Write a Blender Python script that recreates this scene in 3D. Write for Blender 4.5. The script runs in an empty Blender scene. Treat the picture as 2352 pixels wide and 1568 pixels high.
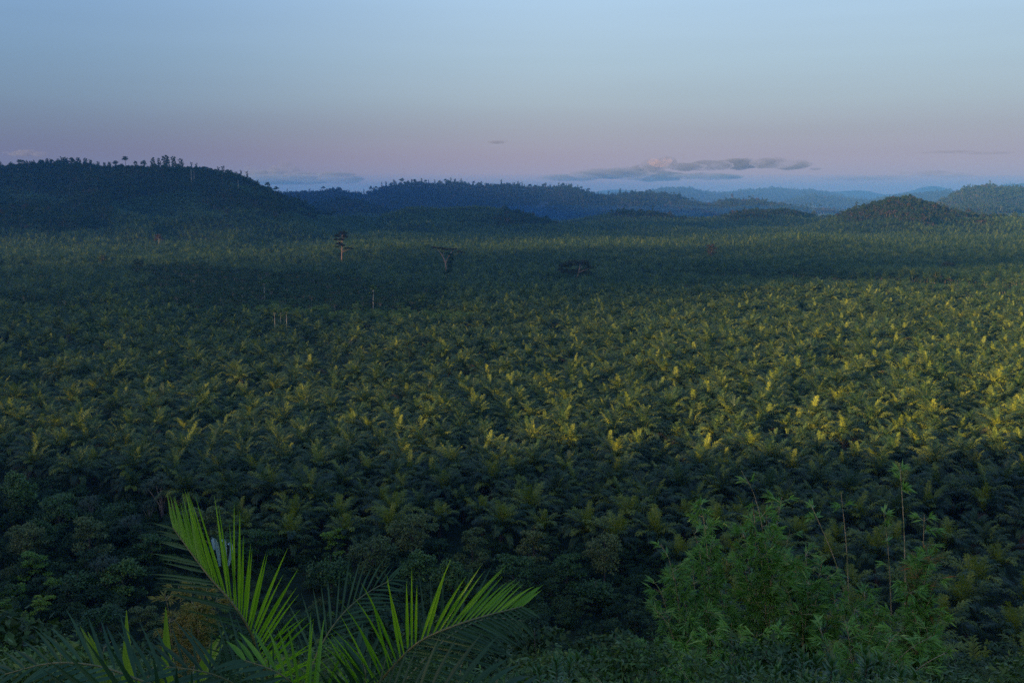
SUN_E = 5.0; SKY_S = 0.405; GLOW = 1.05; EXPO = 1.36; HAZE = 0.66e-4; HAZE_C = (.09, .39, 1.0); HAZE_TOP = 285; DENOISE = False
import bpy, math, random
import numpy as np
random.seed(7); rng = np.random.default_rng(7)
S = bpy.context.scene
COL = S.collection
CAMZ = 77.0; PITCH = math.radians(8.06); F = 2287.0
CP, SP = math.cos(PITCH), math.sin(PITCH)

# ------------------------------------------------------------------ camera and helpers
cam = bpy.data.cameras.new('camera'); cam.lens = 35; cam.sensor_width = 36
cam.clip_start = 0.1; cam.clip_end = 80000
co = bpy.data.objects.new('camera', cam); COL.objects.link(co)
co.location = (0, 0, CAMZ); co.rotation_euler = (math.radians(90) - PITCH, 0, 0)
S.camera = co

def at(px, py, D):
    """the point that stands D metres ahead in the direction measured at (px, py)"""
    xc = (px - 1176) / F; yc = -(py - 784) / F
    d = (xc, CP + yc * SP, -SP + yc * CP)
    k = D / d[1]
    return np.array((d[0] * k, D, CAMZ + d[2] * k))

def slope(px, py):
    p = at(px, py, 1.0); return p[0], p[2] - CAMZ

def proj(P):
    P = np.atleast_2d(P); x = P[:, 0]; y = P[:, 1]; z = P[:, 2] - CAMZ
    f = y * CP - z * SP; u = y * SP + z * CP
    f = np.maximum(f, 1e-3)
    return 1176 + F * x / f, 784 - F * u / f

def tag(o, label=None, cat=None, group=None, kind=None):
    if label: o['label'] = label
    if cat: o['category'] = cat
    if group: o['group'] = group
    if kind: o['kind'] = kind
    return o

def empty(name, loc, rz=0, sc=1.0):
    o = bpy.data.objects.new(name, None); COL.objects.link(o)
    o.location = loc; o.rotation_euler = (0, 0, rz); o.scale = (sc, sc, sc)
    o.empty_display_size = .5
    return o

# ------------------------------------------------------------------ noise
_G = np.random.default_rng(3).random((256, 256))
def vnoise(x, y):
    x = np.asarray(x, float); y = np.asarray(y, float)
    xi = np.floor(x).astype(int); yi = np.floor(y).astype(int)
    fx = x - xi; fy = y - yi
    fx = fx * fx * fx * (fx * (fx * 6 - 15) + 10); fy = fy * fy * fy * (fy * (fy * 6 - 15) + 10)
    a = _G[xi % 256, yi % 256]; b = _G[(xi + 1) % 256, yi % 256]
    c = _G[xi % 256, (yi + 1) % 256]; d = _G[(xi + 1) % 256, (yi + 1) % 256]
    return (a * (1 - fx) + b * fx) * (1 - fy) + (c * (1 - fx) + d * fx) * fy - .5
def fbm(x, y, s, o=3):
    t = 0; amp = 1; x = np.asarray(x) / s; y = np.asarray(y) / s
    for i in range(o):
        t = t + amp * vnoise(x * 2 ** i + 17.3 * i, y * 2 ** i + 5.1 * i); amp *= .5
    return t
def sstep(a, b, x):
    t = np.clip((x - a) / (b - a), 0, 1); return t * t * (3 - 2 * t)

# ------------------------------------------------------------------ terrain
# every ridge: distance of its crest, tree height that stands on it, front and back widths, crest line
RIDGES = dict(
  fold=(485, 8, 150, 42, 14, [(-300,806),(0,797),(300,784),(600,771),(800,752),(950,742),(1100,746),(1300,764),(1600,805),(2000,850),(2700,900)]),
  rim=(1850, 10, 900, 300, 60, [(-300,575),(0,570),(250,566),(450,560),(700,541),(880,526),(960,530),(1100,543),(1250,549),(1420,553),(1560,552),(1690,547),(1780,536),(1850,529),(1920,534),(2050,546),(2200,556),(2352,563),(2700,580)]),
  roll=(900, 9, 300, 260, 30, [(-300,640),(0,655),(200,650),(420,662),(560,690),(700,720),(900,700),(1050,680),(1250,665),(1450,650),(1600,640),(1750,645),(1900,655),(2050,640),(2200,618),(2400,605),(2700,600)]),
  foot=(1900, 10, 260, 200, 90, [(-300,450),(0,458),(80,468),(150,482),(210,496),(290,530),(400,560),(2700,640)]),
  cone=(2500, 5, 420, 330, 60, [(-300,600),(1500,600),(1720,545),(1790,531),(1850,515),(1920,494),(1980,474),(2030,456),(2060,450),(2110,454),(2150,466),(2190,482),(2240,491),(2300,493),(2352,498),(2500,510),(2700,520)]),
  mount=(2600, 10, 620, 420, 120, [(-400,385),(-100,378),(0,379),(60,374),(130,372),(200,371),(260,378),(320,381),(370,377),(420,380),(460,386),(520,394),(560,403),(600,422),(640,441),(690,462),(740,490),(800,520),(1000,600),(2700,700)]),
  shoulder=(2150, 6, 260, 240, 60, [(-300,470),(0,478),(150,486),(270,492),(360,497),(430,487),(500,492),(560,503),(640,499),(720,506),(800,515),(900,530),(1200,560),(2700,640)]),
  green=(2450, 7, 300, 260, 70, [(-300,600),(560,560),(640,510),(680,498),(730,486),(770,494),(810,488),(860,496),(900,488),(940,474),(980,470),(1020,478),(1070,473),(1120,474),(1160,484),(1210,492),(1260,504),(1320,515),(1450,517),(1600,520),(1700,535),(2700,620)]),
  lowrise=(3100, 8, 380, 300, 60, [(-300,600),(1150,540),(1250,512),(1300,502),(1360,490),(1420,480),(1470,478),(1520,484),(1580,494),(1640,492),(1720,478),(1790,476),(1860,486),(1950,500),(2050,520),(2700,600)]),
  knoll=(3500, 9, 260, 200, 60, [(-300,600),(620,500),(700,470),(760,452),(800,450),(850,462),(900,475),(1000,520),(2700,600)]),
  backblue=(3500, 12, 420, 400, 110, [(-300,420),(350,420),(420,388),(455,380),(500,388),(550,404),(600,425),(650,446),(720,470),(900,520),(2700,600)]),
  central=(4300, 10, 600, 500, 160, [(-300,520),(500,470),(600,448),(660,441),(700,442),(740,437),(790,434),(820,445),(840,440),(870,426),(920,419),(1000,418),(1050,415),(1100,422),(1150,421),(1200,428),(1260,432),(1310,428),(1350,438),(1400,447),(1450,439),(1500,444),(1540,443),(1570,456),(1620,466),(1660,462),(1700,459),(1740,458),(1780,466),(1840,470),(1900,478),(1960,484),(2100,490),(2700,520)]),
  near_right=(4000, 10, 500, 400, 110, [(-300,600),(1950,520),(2080,486),(2120,478),(2165,464),(2200,440),(2250,431),(2300,430),(2352,433),(2450,440),(2600,450),(2700,455)]),
  middle_right=(6500, 9, 700, 500, 150, [(-300,620),(1500,560),(1620,520),(1760,476),(1820,462),(1880,452),(1930,456),(1980,462),(2020,456),(2070,446),(2120,444),(2180,441),(2230,442),(2300,440),(2400,445),(2700,450)]),
  blue_back=(8200, 8, 900, 700, 200, [(-300,620),(1300,560),(1450,450),(1500,436),(1550,434),(1620,440),(1700,445),(1740,440),(1780,436),(1830,443),(1870,439),(1910,449),(1960,462),(2100,480),(2250,450),(2300,425),(2352,422),(2500,426),(2700,430)]),
  faint=(12500, 0, 1300, 900, 300, [(-300,640),(1200,560),(1330,450),(1380,437),(1420,434),(1470,440),(1600,450),(1680,437),(1730,440),(1800,455),(1880,446),(1930,438),(1990,436),(2030,448),(2080,442),(2130,426),(2150,425),(2200,440),(2300,455),(2700,480)]),
)
VALLEY = -6.0
_CR = {}
for k, (D, th, wf, wb, wig, pts) in RIDGES.items():
    us = []; ss = []
    for px, py in pts:
        u, s = slope(px, py); us.append(u); ss.append(s)
    _CR[k] = (np.array(us), np.array(ss))

def cam_hill(X, Y):
    n = fbm(X + 300, Y * 0 + 40, 90, 2)
    y = Y + n * 22 * sstep(20, 80, Y)
    ky = np.array([-900, -500, -260, -150, -95, -40, -12, 0, 6, 30, 60, 95, 122, 150, 200, 280])
    kz = np.array([0, 20, 60, 80, 82, 79, 76.2, 75.3, 72.6, 58.6, 41.5, 20, 7, 2, 0.3, 0])
    z = np.interp(y, ky, kz)
    # the unseen crest behind climbs towards the left, shaped for its shade
    z = z + (4 + 26 * sstep(-200, -800, X)) * np.exp(-((Y + 150) / 60.0) ** 2)
    z = z * (1 - sstep(420, 1100, X)) * (1 - sstep(1250, 1480, -X))
    return z

def height(X, Y):
    X = np.asarray(X, float); Y = np.asarray(Y, float)
    r = np.hypot(X, Y)
    und = fbm(X, Y, 260, 3) * (2 + 17 * sstep(300, 1000, r)) * (1 - sstep(2600, 4000, r) * .3)
    z = und + VALLEY * sstep(350, 2200, Y)
    # a wet hollow with forest left of the middle and two dark gullies at right
    z = z - 7 * hollow(X, Y) - 14 * gully(X, Y) - 13 * np.exp(-((Y - 620) / 85.0) ** 2) * sstep(120, -60, X)
    Yp = np.maximum(Y, 30.0); u = np.clip(X / Yp, -.75, .75)
    for k, (D, th, wf, wb, wig, pts) in RIDGES.items():
        us, ss = _CR[k]
        s = np.interp(u, us, ss)
        # soften the polyline a little
        s = .5 * s + .25 * np.interp(u - .008, us, ss) + .25 * np.interp(u + .008, us, ss)
        Dc = D + wig * 2 * fbm(X * 0 + u * D, 0 * X + D, 260 + D * .06, 3)
        zc = CAMZ + s * Dc - th
        if k in ('mount', 'central', 'near_right', 'backblue', 'middle_right', 'blue_back', 'lowrise', 'green'):
            zc = zc + (fbm(u * D, 0 * u + D, 110 + D * .02, 3) * (4 if k == 'mount' else 6 + D * .0025)) * sstep(10, 60, zc)
        t = Y - Dc
        w = np.where(t < 0, wf, wb) * (1.0 + .25 * fbm(X, Y * 0 + D, 220, 2))
        p = np.exp(-(t / w) ** 2)
        if k in ('mount', 'central', 'near_right', 'cone', 'green', 'backblue', 'middle_right', 'blue_back'):
            rel = np.abs(fbm(u * D + .25 * Y, Y * .6, 130 + D * .03, 3))
            p = p - .95 * rel * (p * (1 - p)) * 2
        base = VALLEY + und * .6
        zz = base + (zc - base) * p
        if k in ('roll', 'fold'):
            zz = np.where(Y > 250, zz, -50)
        m = zz > z
        # smooth maximum
        kk = 2.5 if D < 3000 else 6.0
        z = np.where(p > .02, .5 * (z + zz + np.sqrt((z - zz) ** 2 + kk * kk)) - kk * .5, z)
    h = cam_hill(X, Y)
    kk = 1.0
    z = z * sstep(120, 320, np.abs(Y) + np.abs(X) * .2) + 0.0
    z = .5 * (z + h + np.sqrt((z - h) ** 2 + kk * kk)) - kk * .5
    return z

def band(X, Y, pts, w):
    """distance fall-off round a polyline"""
    X = np.asarray(X, float); Y = np.asarray(Y, float)
    best = np.full(np.broadcast(X, Y).shape, 1e9)
    for (x0, y0, w0), (x1, y1, w1) in zip(pts[:-1], pts[1:]):
        dx, dy = x1 - x0, y1 - y0; L = dx * dx + dy * dy
        t = np.clip(((X - x0) * dx + (Y - y0) * dy) / L, 0, 1)
        d = np.hypot(X - x0 - t * dx, Y - y0 - t * dy) / (w0 + t * (w1 - w0))
        best = np.minimum(best, d)
    return np.exp(-best ** 2)
def hollow(X, Y):
    X = X + 25 * fbm(X, Y, 60, 2)
    return band(X, Y, [(-330, 1010, 60), (-215, 860, 95), (-150, 700, 75), (-95, 640, 40), (-20, 620, 22)], 1)
def gully(X, Y):
    return np.maximum(band(X, Y, [(175, 960, 28), (250, 900, 40), (330, 820, 30), (420, 760, 20)], 1),
                      band(X, Y, [(-460, 760, 30), (-340, 690, 30), (-280, 650, 24)], 1))

def grid_mesh():
    # rows at growing distances, columns fan out: one sheet from behind the viewpoint to the horizon
    ys = np.concatenate([np.linspace(-1400, -120, 26), np.linspace(-110, 150, 66)[:-1],
                         150 * np.exp(np.linspace(0, math.log(15500 / 150), 330))])
    us = np.linspace(-1, 1, 261)
    V = np.zeros((len(ys), len(us), 3))
    for i, y in enumerate(ys):
        half = max(1500, abs(y) * .78)
        x = half * us * (.2 + .8 * np.abs(us))
        V[i, :, 0] = x; V[i, :, 1] = y
    V[..., 2] = height(V[..., 0], V[..., 1])
    global _GY, _GZ
    k = ys >= 120; _GY = ys[k]; _GZ = V[k][..., 2]
    n, m = V.shape[:2]
    idx = np.arange(n * m).reshape(n, m)
    q = np.stack([idx[:-1, :-1], idx[:-1, 1:], idx[1:, 1:], idx[1:, :-1]], -1).reshape(-1, 4)
    me = bpy.data.meshes.new('ground')
    me.from_pydata(V.reshape(-1, 3).tolist(), [], q.tolist())
    me.polygons.foreach_set('use_smooth', np.ones(len(me.polygons), bool))
    return me

def hgt(X, Y):
    """height of the ground sheet itself (beyond 120 m: read between its vertices)"""
    X = np.atleast_1d(np.asarray(X, float)); Y = np.atleast_1d(np.asarray(Y, float))
    near = Y < 125
    q = X / np.maximum(1500, np.abs(Y) * .78); a = np.abs(q)
    w = (-.2 + np.sqrt(.04 + 3.2 * a)) / 1.6 * np.sign(q)          # invert the column spacing
    fj = np.clip((w + 1) / 2 * 260, 0, 259.999); j = fj.astype(int); fj = fj - j
    i = np.clip(np.searchsorted(_GY, Y) - 1, 0, len(_GY) - 2); fi = np.clip((Y - _GY[i]) / (_GY[i + 1] - _GY[i]), 0, 1)
    z = (_GZ[i, j] * (1 - fj) + _GZ[i, j + 1] * fj) * (1 - fi) + (_GZ[i + 1, j] * (1 - fj) + _GZ[i + 1, j + 1] * fj) * fi
    if near.any(): z[near] = height(X[near], Y[near])
    return z

def ground_hit(px, py, d0=100.0, off=0.0):
    """where the ground stands that is seen at (px, py)"""
    u, s = slope(px, py); Y = np.exp(np.linspace(math.log(d0), math.log(9500), 1500))
    z = hgt(u * Y, Y); k = np.nonzero(CAMZ + s * Y < z + off)[0]
    i = k[0] if len(k) else int(np.argmax((z - CAMZ) / Y))
    return float(u * Y[i]), float(Y[i]), float(z[i])

def crest_hit(px, y0, y1):
    u, s = slope(px, 440); Y = np.linspace(y0, y1, 300); z = hgt(u * Y, Y); i = int(np.argmax((z - CAMZ) / Y))
    return float(u * Y[i]), float(Y[i]), float(z[i])

# ------------------------------------------------------------------ materials
def ramp(nt, fac, stops, interp='LINEAR'):
    n = nt.nodes.new('ShaderNodeValToRGB'); n.color_ramp.interpolation = interp
    e = n.color_ramp.elements
    while len(e) < len(stops): e.new(.5)
    for i, (p, c) in enumerate(stops):
        e[i].position = p; e[i].color = (*c, 1)
    nt.links.new(fac, n.inputs[0]); return n.outputs[0]

def new_mat(name):
    m = bpy.data.materials.new(name); m.use_nodes = True
    nt = m.node_tree; nt.nodes.clear()
    return m, nt, nt.nodes.new('ShaderNodeOutputMaterial')

def leaf_mat(name, cols, transl=.3, rough=.5, spec=.35, obj_var=True, island=True, tcol=None):
    """cols: stops of a colour ramp driven by a random value of every leaf and plant"""
    m, nt, out = new_mat(name); N = nt.nodes; L = nt.links
    g = N.new('ShaderNodeNewGeometry'); oi = N.new('ShaderNodeObjectInfo')
    a = N.new('ShaderNodeMath'); a.operation = 'MULTIPLY_ADD'
    L.new(g.outputs['Random Per Island'], a.inputs[0]); a.inputs[1].default_value = .55 if island else 0
    b = N.new('ShaderNodeMath'); b.operation = 'MULTIPLY'; b.inputs[1].default_value = .45 if island else 1
    L.new(oi.outputs['Random'], b.inputs[0]); L.new(b.outputs[0], a.inputs[2])
    c = ramp(nt, a.outputs[0], cols)
    p = N.new('ShaderNodeBsdfPrincipled'); L.new(c, p.inputs['Base Color'])
    p.inputs['Roughness'].default_value = rough; p.inputs['Specular IOR Level'].default_value = spec
    t = N.new('ShaderNodeBsdfTranslucent')
    if tcol:
        mx = N.new('ShaderNodeMix'); mx.data_type = 'RGBA'; mx.blend_type = 'MULTIPLY'; mx.inputs[0].default_value = 1
        L.new(c, mx.inputs[6]); mx.inputs[7].default_value = (*tcol, 1); L.new(mx.outputs[2], t.inputs['Color'])
    else: L.new(c, t.inputs['Color'])
    ms = N.new('ShaderNodeMixShader'); ms.inputs[0].default_value = transl
    L.new(p.outputs[0], ms.inputs[1]); L.new(t.outputs[0], ms.inputs[2]); L.new(ms.outputs[0], out.inputs[0])
    return m

def bark_mat(name, c1, c2, scale=6, rough=.85):
    m, nt, out = new_mat(name); N = nt.nodes; L = nt.links
    tc = N.new('ShaderNodeTexCoord'); nz = N.new('ShaderNodeTexNoise'); nz.inputs['Scale'].default_value = scale
    nz.inputs['Detail'].default_value = 5
    L.new(tc.outputs['Object'], nz.inputs['Vector'])
    c = ramp(nt, nz.outputs['Fac'], [(.35, c1), (.65, c2)])
    p = N.new('ShaderNodeBsdfPrincipled'); p.inputs['Roughness'].default_value = rough
    L.new(c, p.inputs['Base Color'])
    bp = N.new('ShaderNodeBump'); bp.inputs['Strength'].default_value = .4; L.new(nz.outputs['Fac'], bp.inputs['Height'])
    L.new(bp.outputs[0], p.inputs['Normal']); L.new(p.outputs[0], out.inputs[0])
    return m

M = {}
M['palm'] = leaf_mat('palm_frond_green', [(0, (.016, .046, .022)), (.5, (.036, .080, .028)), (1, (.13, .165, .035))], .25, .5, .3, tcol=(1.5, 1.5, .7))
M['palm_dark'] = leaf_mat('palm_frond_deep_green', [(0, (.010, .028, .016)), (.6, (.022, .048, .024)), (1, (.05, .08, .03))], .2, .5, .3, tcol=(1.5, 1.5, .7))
M['palm_young'] = leaf_mat('palm_frond_sunlit_yellow', [(0, (.09, .135, .016)), (.6, (.18, .215, .026)), (1, (.34, .33, .04))], .3, .5, .3, tcol=(1.4, 1.3, .6))  # frond green with low sunlight put into the colour
M['dead_frond'] = leaf_mat('withered_frond', [(0, (.06, .04, .025)), (1, (.16, .10, .06))], .15, .7, .1)
M['rachis'] = bark_mat('frond_stalk', (.10, .11, .03), (.17, .15, .05), 8, .6)
M['palm_trunk'] = bark_mat('palm_trunk_bark', (.05, .035, .025), (.11, .08, .055))
M['forest'] = leaf_mat('forest_leaves', [(0, (.025, .055, .022)), (.5, (.045, .085, .03)), (.85, (.08, .12, .04)), (1, (.12, .10, .04))], .2, .6, .2)
M['hollow'] = leaf_mat('hollow_leaves', [(0, (.04, .085, .022)), (.5, (.09, .16, .035)), (.85, (.17, .24, .05)), (1, (.26, .22, .06))], .2, .6, .2)
M['forest_dark'] = leaf_mat('hill_forest_leaves', [(0, (.018, .040, .016)), (.5, (.044, .070, .026)), (.85, (.09, .11, .04)), (1, (.15, .095, .05))], .15, .7, .1)
M['forest_red'] = leaf_mat('reddish_forest_leaves', [(0, (.05, .045, .02)), (.6, (.09, .06, .03)), (1, (.16, .08, .045))], .15, .7, .1)
M['bush'] = leaf_mat('scrub_leaves', [(0, (.06, .115, .055)), (.6, (.10, .175, .07)), (1, (.17, .21, .08))], .2, .6, .2)
M['pale_bark'] = bark_mat('pale_bark', (.14, .11, .09), (.27, .22, .18), 2)
M['white_bark'] = bark_mat('white_bark', (.3, .26, .22), (.5, .44, .38), 2)
M['bark'] = bark_mat('brown_bark', (.07, .05, .04), (.16, .12, .09), 3)

def ground_mat():
    m, nt, out = new_mat('hill_soil'); N = nt.nodes; L = nt.links
    tc = N.new('ShaderNodeTexCoord'); nz = N.new('ShaderNodeTexNoise'); nz.inputs['Scale'].default_value = .05
    nz.inputs['Detail'].default_value = 8; L.new(tc.outputs['Object'], nz.inputs['Vector'])
    c = ramp(nt, nz.outputs['Fac'], [(.3, (.012, .02, .010)), (.55, (.022, .034, .014)), (.75, (.035, .04, .018))])
    p = N.new('ShaderNodeBsdfPrincipled'); p.inputs['Roughness'].default_value = .95
    p.inputs['Specular IOR Level'].default_value = .1
    L.new(c, p.inputs['Base Color']); L.new(p.outputs[0], out.inputs[0]); return m
M['ground'] = ground_mat()

# ------------------------------------------------------------------ mesh building
class MB:
    def __init__(s): s.v = []; s.f = []; s.m = []; s.mats = []
    def mi(s, mat):
        if mat not in s.mats: s.mats.append(mat)
        return s.mats.index(mat)
    def add(s, vs, fs, mat):
        b = len(s.v); k = s.mi(mat)
        s.v.extend(map(tuple, vs))
        for f in fs: s.f.append(tuple(i + b for i in f)); s.m.append(k)
    def tube(s, pts, rads, mat, n=6, cap=True):
        pts = [np.array(p, float) for p in pts]; vs = []; fs = []
        for i, p in enumerate(pts):
            d = pts[min(i + 1, len(pts) - 1)] - pts[max(i - 1, 0)]; d = d / (np.linalg.norm(d) + 1e-9)
            a = np.cross(d, (0, 0, 1.)) if abs(d[2]) < .95 else np.cross(d, (1., 0, 0))
            a /= np.linalg.norm(a); b = np.cross(d, a)
            for k in range(n):
                t = 2 * math.pi * k / n; vs.append(p + rads[i] * (math.cos(t) * a + math.sin(t) * b))
        for i in range(len(pts) - 1):
            for k in range(n):
                k2 = (k + 1) % n; fs.append((i * n + k, i * n + k2, (i + 1) * n + k2, (i + 1) * n + k))
        if cap: fs.append(tuple(range((len(pts) - 1) * n, len(pts) * n)))
        s.add(vs, fs, mat)
    def quads(s, Q, mat):
        """Q: (n,4,3)"""
        n = len(Q); b = len(s.v); k = s.mi(mat)
        s.v.extend(map(tuple, Q.reshape(-1, 3).tolist()))
        s.f.extend([(b + 4 * i, b + 4 * i + 1, b + 4 * i + 2, b + 4 * i + 3) for i in range(n)]); s.m.extend([k] * n)
    def mesh(s, name, smooth=False):
        me = bpy.data.meshes.new(name); me.from_pydata(s.v, [], s.f)
        for mt in s.mats: me.materials.append(mt)
        me.polygons.foreach_set('material_index', s.m)
        if smooth: me.polygons.foreach_set('use_smooth', [True] * len(s.f))
        me.update(); return me
    def obj(s, name, parent=None, link=True, smooth=False):
        o = bpy.data.objects.new(name, s.mesh(name, smooth))
        if link: COL.objects.link(o)
        if parent is not None: o.parent = parent
        return o

def rvec(n):
    v = rng.normal(size=(n, 3)); return v / np.linalg.norm(v, axis=1)[:, None]

def leaf_quads(C, size, up=.5, asp=.6, curl=0):
    """leaf-sized faces at centres C; normals lean upward by `up`"""
    n = len(C); nr = rvec(n); nr[:, 2] = np.abs(nr[:, 2]) + up; nr /= np.linalg.norm(nr, axis=1)[:, None]
    a = np.cross(nr, rvec(n)); a /= np.linalg.norm(a, axis=1)[:, None]; b = np.cross(nr, a)
    sz = size * rng.uniform(.6, 1.3, n)[:, None]
    Q = np.stack([C - a * sz, C - b * sz * asp, C + a * sz, C + b * sz * asp], 1)
    return Q

# ---- a feather frond: rachis along a curve, leaflets on both sides
def frond(mb, L=4.5, elev=60, bend=80, pairs=26, wid=1.0, leafw=.05, mat=None, rmat=None, segs=8, start=.18, az=0, base=(0, 0, 0), droop=.5, rad=.03, lift=.35, seed=None, two=True, bow=0):
    r = np.random.default_rng(seed if seed is not None else rng.integers(1 << 30))
    pts = [np.array(base, float)]; ang = math.radians(elev); step = L / segs; azr = az
    dirs = []
    for i in range(segs):
        d = np.array([math.cos(ang) * math.cos(azr), math.cos(ang) * math.sin(azr), math.sin(ang)])
        dirs.append(d); pts.append(pts[-1] + d * step)
        ang -= math.radians(bend) / segs * (.25 + 1.85 * (i / segs) ** 1.5); azr += math.radians(bow) / segs
    dirs.append(dirs[-1])
    pts = np.array(pts); dirs = np.array(dirs)
    if rmat: mb.tube(pts, [rad * (1 - .8 * i / segs) for i in range(segs + 1)], rmat, 4, False)
    feather(mb, pts, dirs, pairs, wid, leafw, mat, start, droop, lift, r, two)

def feather(mb, pts, dirs, pairs, wid, leafw, mat, start, droop, lift, r, two=True, upref=(0, 0, 1.)):
    segs = len(pts) - 1; vs = []; fs = []
    ts = np.linspace(start, 1, pairs)
    for t in ts:
        f = t * segs; i = min(int(f), segs - 1); k = f - i
        p = pts[i] * (1 - k) + pts[i + 1] * k; d = dirs[i] * (1 - k) + dirs[i + 1] * k; d = d / np.linalg.norm(d)
        side = np.cross(d, upref)
        if np.linalg.norm(side) < .05: side = np.cross(d, (0, 1., 0))
        side /= np.linalg.norm(side); up = np.cross(side, d)
        ll = wid * (math.sin(math.pi * min(1, .12 + (t - start) / (1 - start) * .80)) ** .6) * r.uniform(.85, 1.1)
        for s in (-1, 1):
            fw = .35 + .75 * t + r.uniform(-.1, .1)
            o = side * s + d * fw + up * (lift + r.uniform(-.55, .55)); o /= np.linalg.norm(o)
            a = p; b = p + o * ll * .5; o2 = o - np.array((0, 0, 1.)) * droop * r.uniform(.6, 1.3); o2 /= np.linalg.norm(o2)
            c = b + o2 * ll * .5
            w = np.cross(o, up); w = w / (np.linalg.norm(w) + 1e-6) * leafw
            n0 = len(vs)
            if two:
                vs += [a - w * .35, a + w * .35, b + w, b - w, c + w * .1, c - w * .1]
                fs += [(n0, n0 + 1, n0 + 2, n0 + 3), (n0 + 3, n0 + 2, n0 + 4, n0 + 5)]
            else:
                vs += [a - w * .5, a + w * .5, c + w * .5, c - w * .5]; fs += [(n0, n0 + 1, n0 + 2, n0 + 3)]
    mb.add(vs, fs, mat)

def add_instances_mod(o, coll):
    ng = bpy.data.node_groups.new('scatter', 'GeometryNodeTree')
    ng.interface.new_socket('Geometry', in_out='INPUT', socket_type='NodeSocketGeometry')
    ng.interface.new_socket('Geometry', in_out='OUTPUT', socket_type='NodeSocketGeometry')
    N = ng.nodes; L = ng.links
    gi = N.new('NodeGroupInput'); go = N.new('NodeGroupOutput')
    ci = N.new('GeometryNodeCollectionInfo'); ci.inputs['Collection'].default_value = coll
    ci.inputs['Separate Children'].default_value = True; ci.inputs['Reset Children'].default_value = True
    ip = N.new('GeometryNodeInstanceOnPoints'); ip.inputs['Pick Instance'].default_value = True
    def attr(nm, ty):
        a = N.new('GeometryNodeInputNamedAttribute'); a.data_type = ty; a.inputs['Name'].default_value = nm
        return a.outputs['Attribute']
    L.new(gi.outputs[0], ip.inputs['Points']); L.new(ci.outputs[0], ip.inputs['Instance'])
    L.new(attr('idx', 'INT'), ip.inputs['Instance Index']); L.new(attr('rot', 'FLOAT_VECTOR'), ip.inputs['Rotation'])
    L.new(attr('scl', 'FLOAT_VECTOR'), ip.inputs['Scale']); L.new(ip.outputs[0], go.inputs[0])
    md = o.modifiers.new('scatter', 'NODES'); md.node_group = ng

def scatter(name, P, coll, idx, sc, tilt=.06, label=None, cat=None):
    n = len(P); me = bpy.data.meshes.new(name)
    me.vertices.add(n); me.vertices.foreach_set('co', np.asarray(P, np.float32).ravel())
    a = me.attributes.new('idx', 'INT', 'POINT'); a.data.foreach_set('value', np.asarray(idx, np.int32))
    rot = np.stack([rng.normal(0, tilt, n), rng.normal(0, tilt, n), rng.uniform(0, 6.283, n)], 1)
    a = me.attributes.new('rot', 'FLOAT_VECTOR', 'POINT'); a.data.foreach_set('vector', rot.astype(np.float32).ravel())
    sc = np.asarray(sc)
    if sc.ndim == 1: sc = np.stack([sc, sc, sc * rng.uniform(.9, 1.12, n)], 1)
    a = me.attributes.new('scl', 'FLOAT_VECTOR', 'POINT'); a.data.foreach_set('vector', sc.astype(np.float32).ravel())
    o = bpy.data.objects.new(name, me); COL.objects.link(o)
    add_instances_mod(o, coll); tag(o, label, cat, kind='stuff')
    return o

def protos(name, meshes):
    c = bpy.data.collections.new(name)
    for i, me in enumerate(meshes):
        o = bpy.data.objects.new('%s_%02d' % (name, i), me); c.objects.link(o)
    return c
# ------------------------------------------------------------------ the ground
gme = grid_mesh(); gme.materials.append(M['ground'])
ground = bpy.data.objects.new('ground', gme); COL.objects.link(ground)
tag(ground, 'rolling ground of the valley and its hills, hidden under palms and forest', 'ground', kind='structure')

# ------------------------------------------------------------------ oil palm forms
def palm_parts(seed, nfr=38, pairs=26, two=True, leafw=.06, spears=4):
    """returns list of frond parameter sets"""
    r = np.random.default_rng(seed); out = []
    for i in range(nfr):
        t = i / (nfr - 1)              # 0 young, centre .. 1 old, hanging
        az = i * 2.39996 + r.uniform(-.25, .25)
        elev = 90 - 56 * t + r.uniform(-8, 8)
        bend = 60 + 115 * t ** .6 + r.uniform(-18, 18)
        young = (t < .75 and r.random() < .22)  # random upper fronds that get the sunlit colour
        out.append(dict(L=r.uniform(5.6, 7.2), elev=elev, bend=bend, az=az, young=young, spear=t < spears / nfr,
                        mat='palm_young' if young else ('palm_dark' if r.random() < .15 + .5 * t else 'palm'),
                        droop=.7 + .6 * t, pairs=pairs, two=two, leafw=leafw, seed=int(r.integers(1 << 30)), old=t > .93))
    return out

def palm_mesh(name, seed, nfr, pairs, two, leafw, wid=1.2, segs=8, trunk=True, th=3.0):
    mb = MB(); r = np.random.default_rng(seed)
    for q in palm_parts(seed, nfr, pairs, two, leafw):
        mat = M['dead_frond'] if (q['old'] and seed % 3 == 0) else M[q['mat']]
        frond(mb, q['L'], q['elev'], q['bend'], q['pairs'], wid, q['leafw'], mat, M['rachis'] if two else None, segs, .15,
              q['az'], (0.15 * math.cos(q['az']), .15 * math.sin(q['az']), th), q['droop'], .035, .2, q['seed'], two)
    if trunk: mb.tube([(0, 0, -1), (0.03, 0, th * .5), (0, 0, th + .3)], [.4, .36, .3], M['palm_trunk'], 7)
    return mb.mesh(name)
near_forms = [palm_mesh('palm_form', 11 + i, 38, 30, True, .075, th=2.6 + .5 * (i % 3)) for i in range(6)]
mid_forms = [palm_mesh('palm_form', 31 + i, 30, 14, False, .13, segs=6, th=3) for i in range(5)]
far_forms = [palm_mesh('palm_form', 51 + i, 20, 8, False, .24, segs=4, th=3, trunk=False) for i in range(4)]
C_palm = protos('oil_palm_forms', near_forms + mid_forms + far_forms)

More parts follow.
